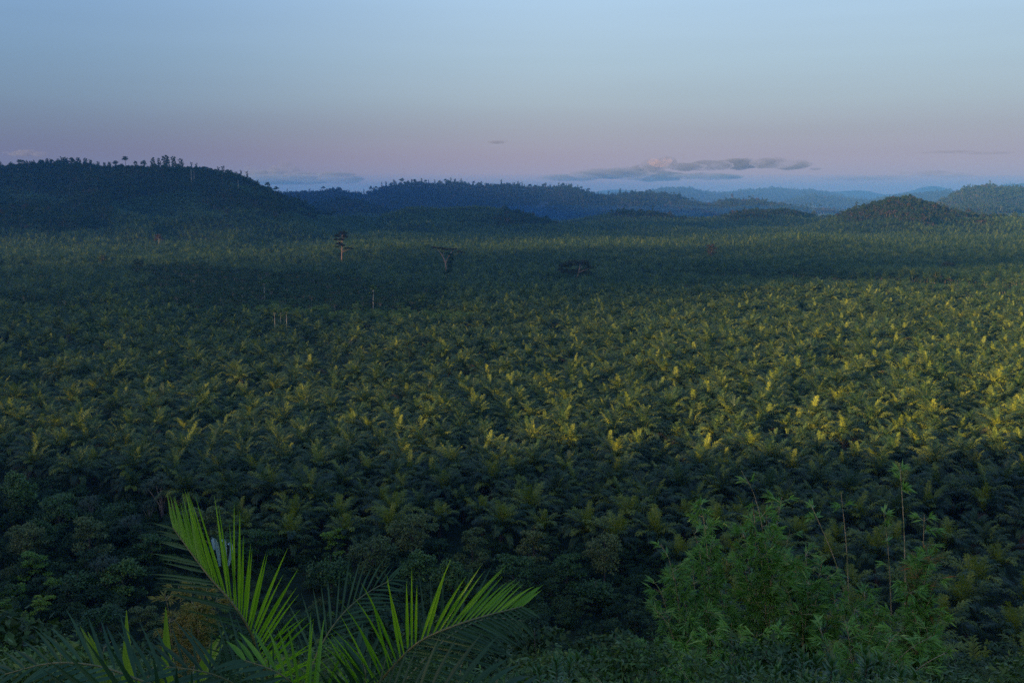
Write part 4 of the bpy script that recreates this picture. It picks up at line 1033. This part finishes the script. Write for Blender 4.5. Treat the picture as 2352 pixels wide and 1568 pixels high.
bamboo_clump(2112, D, 'rightmost bamboo clump with orange withered leaves at its top', [(2123, 1181, 26, .55, 'l'), (2100, 1275, 25.5, 1.2, 'orange'), (2135, 1275, 25.5, 1.2, 'orange'), (2160, 1315, 25.5, 1.1, 'orange'), (2080, 1330, 25.2, 1, 'l'), (2140, 1370, 25, 1, 'l'), (2165, 1400, 25, .8, 'l'), (2095, 1400, 25, 1, 'l'), (2130, 1440, 24.5, 1, 'l')], 7, 1.1)
bamboo_clump(1700, 23, 'low drooping bamboo in front of the thicket at its left', [(1560, 1470, 22.5, 1, 'l'), (1620, 1440, 22.5, 1, 'l'), (1680, 1430, 22.5, 1, 'l'), (1740, 1450, 22, 1, 'l'), (1800, 1440, 22, 1, 'l'), (1590, 1510, 22, 1, 'l'), (1520, 1520, 22, 1, 'l')], 8)
bamboo_clump(1970, 23, 'low drooping bamboo in front of the thicket at its right', [(1880, 1440, 22.5, 1, 'l'), (1940, 1425, 22.5, 1, 'l'), (2010, 1440, 22.5, 1, 'l'), (2070, 1445, 22.5, 1, 'l'), (2140, 1460, 22.5, 1, 'l'), (2190, 1490, 22.5, .8, 'l')], 9)
# small bamboo behind the big frond, golden sunlight put into its leaf colour
M['sunlit_gold'] = leaf_mat('sunlit_bamboo_leaves', [(0, (.10, .14, .025)), (.5, (.30, .27, .05)), (1, (.55, .34, .08))], .35, .4, .4)
keepm = M['bam_leaf']; M['bam_leaf'] = M['sunlit_gold']
bamboo_clump(430, 30, 'small bamboo bush with golden sunlight in its leaf colour, behind the left fronds of the big palm', [(380, 1365, 30, 1, 'l'), (410, 1345, 30, 1, 'l'), (440, 1338, 30, 1, 'l'), (475, 1350, 30, 1, 'l'), (500, 1375, 30, 1, 'l'), (395, 1400, 29, 1, 'l'), (455, 1385, 29, 1, 'l')], 10, 1.1)
M['bam_leaf'] = keepm

# ------------------------------------------------------------------ broad leaved shrubs, ferns, banana leaves and grass at the bottom edge
M['broad'] = leaf_mat('broad_glossy_leaves', [(0, (.025, .075, .018)), (.6, (.06, .16, .03)), (1, (.13, .26, .05))], .2, .35, .5)
def rosette_mesh(seed, n=26, H=3.4, ll=.2):
    global rng; keep = rng; rng = np.random.default_rng(seed); S_ = MB(); C = MB(); vs = []; fs = []
    for i in range(n):
        a = i * 2.4; q = 1.25 * math.sqrt((i + .1) / n); e = np.array((q * math.cos(a), q * math.sin(a), H * rng.uniform(.72, 1.0) - q * .6))
        S_.tube([(e[0] * .15, e[1] * .15, -.3), (e[0] * .6, e[1] * .6, H * .45), e], [.02, .014, .008], M['bark'], 4)
        for j in range(26):
            az = j * 2.4; lvl = j / 26; p = e - np.array((0, 0, lvl * .5)) + np.array((e[0], e[1], 0)) * -.15 * lvl; el = math.radians(70 - 65 * lvl)
            o = np.array((math.cos(az) * math.cos(el), math.sin(az) * math.cos(el), math.sin(el))); blade(vs, fs, p, o, ll * rng.uniform(.8, 1.2), ll * .17, .5, 4, .15)
    C.add(vs, fs, M['broad']); rng = keep; return S_.mesh('stem'), C.mesh('leaves')
ROS = [rosette_mesh(600 + i) for i in range(3)]
def put_top(name, meshes, names, px, py, D, Hm, label, cat, group=None):
    """plant D metres ahead whose top shows at (px, py); Hm is the height of the model"""
    top = at(px, py, D); z = float(height(top[0], D)); s = max(.3, (top[2] - z) / Hm); t = empty(name, (top[0], D, z), float(rng.uniform(0, 6.28)), s); tag(t, label, cat, group)
    for nm, me in zip(names, meshes): link_child(nm, me, t)
    return t
for i, (px, py, D, lab) in enumerate([(1686, 1486, 17, 'broad leaved shrub below the low left bamboo'), (1785, 1500, 16, 'broad leaved shrub between the two fern fronds at bottom right'), (1870, 1468, 17, 'broad leaved shrub with paler green whorls under the middle bamboo'),
     (1948, 1462, 17, 'dark whorled shrub at the foot of the bamboo, middle of three'), (2028, 1472, 17, 'dark whorled shrub at the foot of the bamboo, right of three'), (2110, 1505, 16, 'broad leaved shrub below the orange tipped bamboo'),
     (2230, 1520, 18, 'broad leaved shrub in the bottom right corner'), (1330, 1478, 19, 'vine covered shrub with round leaves at bottom middle'), (1290, 1500, 18, 'glossy shrub right of the arching frond tip'),
     (2320, 1535, 17, 'broad leaved shrub touching the right edge at the bottom'), (1390, 1510, 19, 'low shrub left of the drooping bamboo')]):
    put_top('broadleaf_shrub', ROS[i % 3], ('stem', 'leaves'), px, py, D, 3.5, lab, 'shrub')

def fern_mesh(seed, n=9, L=1.1, mat='fg_leaf_dark', w=.011, pairs=22, elev=60, ll=.34):
    r = np.random.default_rng(seed); C = MB()
    for i in range(n):
        az = i * 2.4 + r.uniform(-.3, .3); el = math.radians(elev + r.uniform(-20, 22)); P = [np.zeros(3)]; e = el
        for k in range(10):
            P.append(P[-1] + np.array((math.cos(az) * math.cos(e), math.sin(az) * math.cos(e), math.sin(e))) * L / 10); e -= math.radians(7 + k)
        P = np.array(P); C.tube(P, [.008 * (1 - .07 * k) for k in range(11)], M['fg_rachis'], 4, False); vs = []; fs = []
        for t in np.linspace(.25, .98, pairs):
            f = t * 10; k = min(int(f), 9); p = P[k] * (1 - f + k) + P[k + 1] * (f - k); d = P[k + 1] - P[k]; d /= np.linalg.norm(d); sd = np.cross(d, (0, 0, 1.)); sd /= np.linalg.norm(sd) + 1e-9
            for s in (-1, 1): blade(vs, fs, p, sd * s + d * (.5 + t) + np.array((0, 0, .25)), ll * (1.1 - .7 * abs(t - .5)) * r.uniform(.85, 1.1), w, .4, 4, .2)
        C.add(vs, fs, M[mat])
    return C.mesh('fronds')
FERN = [fern_mesh(700, 9, 1.0, ll=.26, w=.009), fern_mesh(701, 11, 1.05, ll=.26, w=.009), fern_mesh(702, 10, 1.1, 'fg_leaf')]
for px, py, D, k, lab in [(1621, 1492, 12, 0, 'small feathery palm seedling with bluish leaves at the bottom, left of the others'), (1800, 1518, 11, 1, 'bluish palm seedling fanning out at the bottom below the bamboo'), (1930, 1530, 11, 0, 'palm seedling low at the bottom edge below the whorled shrubs'),
     (1520, 1545, 11, 2, 'fresh green palm seedling at the bottom edge left of the bamboo'), (1130, 1500, 10, 2, 'yellow green palm seedling below the arching frond'), (1215, 1520, 10, 2, 'second yellow green palm seedling right of the arching frond'), (2060, 1545, 12, 1, 'dark palm seedling at the bottom right edge'),
     (1020, 1535, 9.5, 2, 'yellow green palm seedling at the bottom edge under the big palm'), (60, 1500, 12, 0, 'dark palm seedling in the bottom left corner')]:
    put_top('palm_seedling', [FERN[k]], ['frond_tuft'], px, py, D, 1.0, lab, 'palm seedling')

def wild_banana(px, py, D, label, seed):
    r = np.random.default_rng(seed); top = at(px, py, D); z = float(height(top[0], D)); H = top[2] - z
    t = empty('banana_plant', (top[0], D, z)); tag(t, label, 'banana plant'); S_ = MB(); S_.tube([(0, 0, -.2), (0, 0, H * .45)], [.06, .04], M['jungle_stem'], 7); S_.obj('stem', t)
    for i in range(5):
        B = MB(); vs = []; fs = []; a = r.uniform(0, 6.28); o = np.array((math.cos(a) * .35, math.sin(a) * .35, 1.0)) if i else np.array((0, .05, 1.0))
        blade(vs, fs, np.array((0, 0, H * .42)), o, H * (.58 if i == 0 else r.uniform(.45, .56)), .095, .15 if i == 0 else .7, 8, .35, np.array((0, -1., .2))); B.add(vs, fs, M['banana']); B.obj('leaf', t)
M['jungle_stem'] = bark_mat('green_stem', (.05, .09, .03), (.10, .13, .05), 5, .6)
M['banana'] = leaf_mat('banana_leaf', [(0, (.12, .22, .03)), (1, (.26, .36, .05))], .5, .35, .5, tcol=(1.4, 1.4, .4))
wild_banana(283, 1408, 11, 'banana plant with a bright upright leaf left of the golden bush', 1)
wild_banana(374, 1400, 11, 'banana plant with a narrow bright leaf just below the golden bush', 2)

M['grass'] = leaf_mat('grass_blades', [(0, (.05, .10, .02)), (.6, (.13, .20, .04)), (1, (.28, .27, .09))], .35, .5, .3)
M['straw'] = leaf_mat('grass_seed_heads', [(0, (.25, .21, .11)), (1, (.36, .30, .17))], .3, .6, .2)
def tuft(seed, straw=False):
    r = np.random.default_rng(seed); B = MB(); vs = []; fs = []
    for i in range(46):
        a = r.uniform(0, 6.28); el = math.radians(r.uniform(45, 88)); o = np.array((math.cos(a) * math.cos(el), math.sin(a) * math.cos(el), math.sin(el)))
        blade(vs, fs, np.array((r.normal(0, .1), r.normal(0, .1), -.05)), o, r.uniform(.6, 1.2), .009, r.uniform(.3, 1.1), 5, .2)
    B.add(vs, fs, M['grass'])
    if straw:
        for i in range(3):
            a = r.uniform(0, 6.28); q = np.array((math.cos(a) * .15, math.sin(a) * .15, 1.0)); p0 = q * 1.1; p1 = p0 + q * .08; p2 = p1 + np.array((math.cos(a) * .06, math.sin(a) * .06, .04))
            B.tube([(0, 0, 0), q * .6, p0], [.003, .003, .002], M['straw'], 3, False); B.tube([p0, p1, p2], [.003, .0035, .001], M['straw'], 5)
    return B.mesh('tuft')
C_t = protos('tuft_forms', [tuft(800), tuft(801, True), tuft(802)])
n = 2200; X = rng.uniform(-12, 6, n); Y = rng.uniform(8.5, 26, n); k = (X > -.62 * Y - 1) & (X < .13 * Y); X = X[k]; Y = Y[k]; z = height(X, Y)
# only as high as the lower edge of the view shows them
scatter('grass', np.stack([X, Y, z], 1), C_t, pick(len(X), [2, 1, 2]), rng.uniform(1.1, 1.9, len(X)), .12, 'tall grass and seed heads on the slope right below the viewpoint', 'grass')
_lq = leaf_quads
leaf_quads = lambda C, size, up=.5, asp=.6, curl=0: _lq(C, size, up, .32)
low = [tree_mesh('slope_shrub', 340, 2.4, 1.4, 'bush', 2600, .07, 'jungle', trunk_r=.03), tree_mesh('slope_shrub', 341, 2.8, 1.2, 'tiers', 2200, .065, 'jungle_olive', trunk_r=.03), tree_mesh('slope_shrub', 342, 2.2, 1.5, 'bush', 2400, .07, 'jungle_lime', trunk_r=.03), tree_mesh('slope_shrub', 343, 3.2, 1.3, 'dome', 2600, .07, 'jungle', trunk_r=.03)]
C_l = protos('slope_shrub_forms', low)
n = 1200; X = rng.uniform(-34, 34, n); Y = rng.uniform(12, 52, n); k = np.abs(X) < .62 * Y + 1; X = X[k]; Y = Y[k]; z = height(X, Y)
scatter('slope_shrubbery', np.stack([X, Y, z], 1), C_l, pick(len(X), [2.4, .2, 1.6, 2.4]), np.clip(np.minimum(rng.uniform(.8, 1.5, len(X)), (77 - .468 * Y - z) / 3.0), .2, 2), .12, 'mixed low shrubs on the slope right below the viewpoint', 'undergrowth')

# unseen stand of trees added behind the viewpoint to shade the foreground
for i in range(9):
    X = -84 + i * 9.0 + float(rng.uniform(-3, 3)); Y = -34 - 14 * float(rng.random()) + .12 * X; z = float(height(X, Y)); me = JF['dark'][i % 2]; sc = float(rng.uniform(1.5, 2.0))
    t = empty('forest_tree', (X, Y, z - .3), float(rng.uniform(0, 6.28)), sc); tag(t, 'unseen leafy tree added on the rise behind the viewpoint to shade the foreground', 'tree', 'unseen trees added behind the viewpoint for shade')
    link_child('trunk', me[0], t); link_child('crown', me[1], t)
# ------------------------------------------------------------------ sun, sky, air
def SHADE_BANKS():  # unseen clouds added to shade parts of the plain
    far = [(x, y) for y in (1650, 2200, 2750, 3300, 3850, 4400, 4950) for x in range(-2400 - int(y * .3), 980, 680)]
    bank('heavy bank of cloud added out of view behind the left to shade the far plain', far, 7500, 560, 120, .0009)
    left = [(x, y) for y, x1 in ((330, -20), (520, 60), (760, 200), (1000, 350)) for x in range(-900, x1, 190)]
    bank('thin veil of cloud added out of view to dim the sun on the left of the plain', left, 5200, 170, 42, .0026)
    mid = [(x, y) for y in (980, 1250) for x in range(0, 900, 260)]
    bank('small veil of cloud added out of view to dim the sun on the middle of the plain', mid, 4300, 220, 45, .0006)
SUN_EL = 9.0; SUN_AZ = 50.0        # behind the viewpoint, to the left
sl = bpy.data.lights.new('sun', 'SUN'); sl.energy = SUN_E; sl.angle = math.radians(1.2); sl.color = (1, .70, .27)
so = bpy.data.objects.new('sun', sl); COL.objects.link(so)
e, a = math.radians(SUN_EL), math.radians(SUN_AZ)
sd = np.array((-math.sin(a) * math.cos(e), -math.cos(a) * math.cos(e), math.sin(e)))
from mathutils import Vector
so.rotation_euler = Vector(sd).to_track_quat('Z', 'Y').to_euler(); so.location = (0, -50, 300)

def srgb(r, g, b):
    f = lambda c: ((c / 255 + .055) / 1.055) ** 2.4 if c > 10 else c / 255 / 12.92
    return (f(r), f(g), f(b))
W = bpy.data.worlds.new('World'); S.world = W; W.use_nodes = True
nt = W.node_tree; nt.nodes.clear(); N = nt.nodes; L = nt.links
out = N.new('ShaderNodeOutputWorld'); bg = N.new('ShaderNodeBackground')
tc = N.new('ShaderNodeTexCoord'); sx = N.new('ShaderNodeSeparateXYZ'); L.new(tc.outputs['Generated'], sx.inputs[0])
def math_(op, a, b=None, c=None, clamp=False):
    n = N.new('ShaderNodeMath'); n.operation = op; n.use_clamp = clamp
    for i, v in enumerate((a, b, c)):
        if v is None: continue
        if isinstance(v, (int, float)): n.inputs[i].default_value = v
        else: L.new(v, n.inputs[i])
    return n.outputs[0]
el = math_('ARCSINE', sx.outputs['Z'])
eld = math_('MULTIPLY', el, 57.2958 / 90.0)          # -1 .. 1
# visible part of the sky: 0 - 12 degrees; beyond it deepens
st = [(-1.0, (60, 75, 100)), (0.0, (174, 156, 168)), (1.2, (177, 157, 169)), (2.4, (174, 159, 169)), (3.8, (169, 168, 175)),
      (5.4, (172, 185, 193)), (7.5, (174, 196, 210)), (11.0, (176, 205, 230)), (20, (140, 178, 220)), (45, (105, 150, 205)), (90, (80, 125, 190))]
stops = [((d / 90 + .02) / 1.02, srgb(*c)) for d, c in st]
fac = math_('MULTIPLY_ADD', eld, 1 / 1.02, .02 / 1.02, clamp=True)
c1 = ramp(nt, fac, stops)
# lens vignetting put into the sky colour: darker, bluer towards the left
n = N.new('ShaderNodeVectorMath'); n.operation = 'DOT_PRODUCT'; L.new(tc.outputs['Generated'], n.inputs[0]); n.inputs[1].default_value = (1, 0, 0)
azf = N.new('ShaderNodeMapRange'); L.new(n.outputs['Value'], azf.inputs[0]); azf.inputs[1].default_value = -.5; azf.inputs[2].default_value = .1
azf.interpolation_type = 'SMOOTHSTEP'
mx = N.new('ShaderNodeMix'); mx.data_type = 'RGBA'; mx.blend_type = 'MULTIPLY'; mx.inputs[0].default_value = 1
tint = ramp(nt, azf.outputs[0], [(0, (.50, .60, .74)), (1, (1, 1, 1))])
L.new(c1, mx.inputs[6]); L.new(tint, mx.inputs[7])
# thin streaks of cirrus-like unevenness
mp = N.new('ShaderNodeMapping'); mp.inputs['Scale'].default_value = (1.5, 1.5, 26); L.new(tc.outputs['Generated'], mp.inputs[0])
nz = N.new('ShaderNodeTexNoise'); nz.inputs['Scale'].default_value = 2.2; nz.inputs['Detail'].default_value = 5; L.new(mp.outputs[0], nz.inputs['Vector'])
va = N.new('ShaderNodeMapRange'); L.new(nz.outputs['Fac'], va.inputs[0]); va.inputs[1].default_value = .3; va.inputs[2].default_value = .7
va.inputs[3].default_value = .985; va.inputs[4].default_value = 1.015
sc_ = N.new('ShaderNodeVectorMath'); sc_.operation = 'SCALE'; L.new(mx.outputs[2], sc_.inputs[0]); L.new(va.outputs[0], sc_.inputs['Scale'])
# glow of the low sun behind the viewpoint
dt = N.new('ShaderNodeVectorMath'); dt.operation = 'DOT_PRODUCT'; L.new(tc.outputs['Generated'], dt.inputs[0]); dt.inputs[1].default_value = tuple(sd)
g = math_('MAXIMUM', dt.outputs['Value'], 0.0); g1 = math_('POWER', g, 5.0)
gl = N.new('ShaderNodeVectorMath'); gl.operation = 'SCALE'; gl.inputs[0].default_value = (GLOW * 1.0, GLOW * .76, GLOW * .50); L.new(g1, gl.inputs['Scale'])
ad = N.new('ShaderNodeVectorMath'); ad.operation = 'ADD'; L.new(sc_.outputs[0], ad.inputs[0]); L.new(gl.outputs[0], ad.inputs[1])
L.new(ad.outputs[0], bg.inputs['Color']); bg.inputs['Strength'].default_value = SKY_S
L.new(bg.outputs[0], out.inputs[0])

# the air: one box of even, thin haze
def box(name, lo, hi):
    x0, y0, z0 = lo; x1, y1, z1 = hi
    v = [(x0, y0, z0), (x1, y0, z0), (x1, y1, z0), (x0, y1, z0), (x0, y0, z1), (x1, y0, z1), (x1, y1, z1), (x0, y1, z1)]
    f = [(0, 3, 2, 1), (4, 5, 6, 7), (0, 1, 5, 4), (1, 2, 6, 5), (2, 3, 7, 6), (3, 0, 4, 7)]
    me = bpy.data.meshes.new(name); me.from_pydata(v, [], f); o = bpy.data.objects.new(name, me); COL.objects.link(o); return o
if HAZE > 0:
    m = bpy.data.materials.new('haze'); m.use_nodes = True; h = m.node_tree; h.nodes.clear()
    o_ = h.nodes.new('ShaderNodeOutputMaterial'); pv = h.nodes.new('ShaderNodeVolumePrincipled')
    pv.inputs['Color'].default_value = (*HAZE_C, 1); pv.inputs['Density'].default_value = HAZE
    pv.inputs['Anisotropy'].default_value = 0.0
    h.links.new(pv.outputs[0], o_.inputs['Volume'])
    lowest = min(v.co.z for v in gme.vertices)
    hb = box('haze', (-13000, -1500, lowest - 1.0), (13000, 15700, HAZE_TOP))
    hb.data.materials.append(m); tag(hb, 'thin blue haze lying over the whole valley', 'haze', kind='stuff')

# ------------------------------------------------------------------ clouds, all above or beyond the haze
def blob_mesh(name, lobes, sub=3, rough=.18):
    """puffy hull: union-like set of noisy ellipsoids, merged by a remesh of their own"""
    import bmesh
    bm = bmesh.new()
    for (x, y, z, a, b, c) in lobes:
        r = bmesh.ops.create_icosphere(bm, subdivisions=sub, radius=1.0)
        for v in r['verts']:
            n = v.co.copy(); k = 1 + rough * float(fbm(np.array(n.x * 3 + x * .01), np.array(n.y * 3 + n.z * 4 + z * .01), 1.0, 3)) * 2
            v.co = Vector((x + n.x * a * k, y + n.y * b * k, z + n.z * c * k))
    me = bpy.data.meshes.new(name); bm.to_mesh(me); bm.free()
    me.polygons.foreach_set('use_smooth', [True] * len(me.polygons)); return me
def cloud_mat(name, dens, col, scale, thr=(.40, .62), noise=True):
    m = bpy.data.materials.new(name); m.use_nodes = True; h = m.node_tree; h.nodes.clear()
    o_ = h.nodes.new('ShaderNodeOutputMaterial'); pv = h.nodes.new('ShaderNodeVolumePrincipled'); pv.inputs['Color'].default_value = (*col, 1)
    pv.inputs['Density'].default_value = dens; pv.inputs['Anisotropy'].default_value = .1
    if noise:
        tc = h.nodes.new('ShaderNodeTexCoord'); mp = h.nodes.new('ShaderNodeMapping'); mp.inputs['Scale'].default_value = (1, 1, 2.2); nz = h.nodes.new('ShaderNodeTexNoise'); nz.inputs['Scale'].default_value = scale; nz.inputs['Detail'].default_value = 5; nz.inputs['Roughness'].default_value = .6
        h.links.new(tc.outputs['Object'], mp.inputs[0]); h.links.new(mp.outputs[0], nz.inputs['Vector'])
        mr = h.nodes.new('ShaderNodeMapRange'); mr.interpolation_type = 'SMOOTHSTEP'; mr.inputs[1].default_value = thr[0]; mr.inputs[2].default_value = thr[1]; mr.inputs[3].default_value = 0; mr.inputs[4].default_value = dens
        h.links.new(nz.outputs['Fac'], mr.inputs[0]); h.links.new(mr.outputs[0], pv.inputs['Density'])
    h.links.new(pv.outputs[0], o_.inputs['Volume']); return m
def cloud(label, D, blobs, mat, thick=1.0):
    """blobs: (px, py, half width, half height) as they show; D metres away"""
    L_ = []; c0 = at(blobs[0][0], blobs[0][1], D)
    for j, (px, py, w, hh) in enumerate(blobs):
        p = at(px, py, D) - c0; L_.append((p[0], p[1] + (j % 3 - 1) * w * D / F * .3, p[2], w * D / F, w * D / F * thick, hh * D / F))
    me = blob_mesh('cloud', L_); me.materials.append(mat); o = bpy.data.objects.new('cloud', me); COL.objects.link(o); o.location = tuple(c0); tag(o, label, 'cloud'); return o
DC = 24000.0
cm = cloud_mat('cloud_vapour', .0032, (.32, .32, .44), .0016, (.36, .62)); cmt = cloud_mat('thin_cloud_vapour', .0030, (.34, .36, .52), .0010, (.34, .64))  # shade of the clouds put into dim, purplish vapour colours
cmr = cloud_mat('faint_cloud_vapour', .0011, (.38, .36, .50), .0010, (.34, .64))
cloud('long flat grey purple cloud with puffs at its left end, right of centre', DC, [(1500, 380, 30, 16), (1535, 374, 22, 15), (1480, 386, 30, 10), (1570, 384, 45, 9), (1630, 380, 50, 12), (1700, 376, 55, 14), (1765, 375, 50, 13), (1815, 378, 45, 12), (1850, 377, 20, 6)], cm)
cloud('puff with pink sunlight in its colour, at the left end of the long flat cloud', DC - 1200, [(1502, 372, 17, 9), (1530, 370, 15, 9), (1516, 377, 22, 7)], cloud_mat('sun_pink_cloud_vapour', .0022, (.85, .60, .62), .0020, (.38, .62)))  # pink of the low sun put into the vapour colour
cloud('tiny dark wisp just right of the long flat cloud', DC, [(1872, 388, 14, 3.5)], cm)
cloud('thin dim cloud bank trailing left below the long flat cloud', DC, [(1400, 400, 90, 12), (1310, 408, 70, 8), (1500, 404, 90, 12), (1620, 406, 80, 8), (1440, 390, 40, 7)], cmt)
cloud('towering pale blue cloud low between the left hill and the long ridge', DC, [(657, 380, 17, 14), (640, 392, 26, 12), (672, 388, 18, 10), (575, 390, 14, 9), (610, 402, 55, 12), (700, 406, 60, 12), (770, 402, 45, 8), (660, 412, 110, 12), (780, 412, 50, 10)], cmt)
cloud('small dark cloud floating alone above the centre', DC, [(1140, 327, 20, 4), (1156, 325, 10, 4)], cm)
cloud('small grey cloud above the left hill', DC, [(65, 352, 26, 8), (92, 355, 20, 7), (35, 353, 20, 5), (12, 350, 7, 4)], cmt)
cloud('faint long streak of cloud above the distant hills at right', DC, [(1960, 411, 80, 5), (2030, 409, 40, 5)], cmr)
cloud('faint grey cloud above the reddish hill at the far right', DC, [(2130, 398, 45, 7), (2180, 402, 50, 6), (2080, 396, 18, 5)], cmr)
cloud('thin pink streak of cloud high at the right edge', DC, [(2170, 350, 60, 3), (2260, 352, 60, 2.5)], cmr)
# banks of cloud out of view, added before the low sun to shade the plain
def bank(label, ground_pts, dist, w, hh, dens):
    L_ = []; m = cloud_mat('bank_vapour', dens, (.9, .9, .95), 1, noise=False); c0 = None
    for (x, y) in ground_pts:
        p = np.array((x, y, 0.)) + sd * dist
        if c0 is None: c0 = p
        q = p - c0; L_.append((q[0], q[1], q[2], w, w, hh))
    me = blob_mesh('cloud', L_, 3, .12); me.materials.append(m); o = bpy.data.objects.new('cloud', me); COL.objects.link(o); o.location = tuple(c0); tag(o, label, 'cloud'); return o
SHADE_BANKS()
# mist pooled in the valley before the long ridge, and two thin plumes of smoke
def mist(name, label, cat, lobes, dens, col, kind=None):
    c0 = np.array(lobes[0][:3]); m = cloud_mat(name + '_vapour', dens, col, 1, noise=False)
    me = blob_mesh(name, [(x - c0[0], y - c0[1], z - c0[2], a, b, c) for x, y, z, a, b, c in lobes], 3, .1); me.materials.append(m)
    o = bpy.data.objects.new(name, me); COL.objects.link(o); o.location = tuple(c0); tag(o, label, cat, kind=kind); return o
mist('mist', 'pale blue mist pooled at the foot of the long ridge', 'mist', [(x, 3650 + (i % 2) * 130, 18, 330, 260, 42) for i, x in enumerate(range(-60, 1500, 240))], .00055, (.10, .42, 1.0), 'stuff')
mist('mist', 'blue humid air lying over the far valleys and wooded ridges', 'mist', [(400, 6200, 30, 8500, 3300, 190)], .00014, (.17, .38, .92), 'stuff')
for px, py, n_, lab in [(1236, 497, 7, 'thin plume of blue smoke rising before the long ridge, at the centre'), (1862, 498, 5, 'thin plume of pale smoke by the light green field left of the cone hill')]:
    x, y, z = ground_hit(px, py, 2300)
    mist('smoke', lab, 'smoke', [(x + 3 * i + 5 * math.sin(i * 1.3), y, z + 8 + i * 7, 5 + i * 2.2, 5 + i * 2.2, 8) for i in range(n_)], .006, (.55, .7, .95))
S.view_settings.view_transform = 'Standard'; S.view_settings.look = 'None'; S.view_settings.gamma = 1; S.view_settings.exposure = EXPO
S.render.engine = 'CYCLES'; c = S.cycles
c.max_bounces = 5; c.diffuse_bounces = 2; c.glossy_bounces = 1; c.transmission_bounces = 3; c.transparent_max_bounces = 8; c.volume_bounces = 1
c.use_denoising = DENOISE; c.sample_clamp_indirect = 4; c.caustics_reflective = False; c.caustics_refractive = False
c.use_adaptive_sampling = True; c.adaptive_threshold = .005
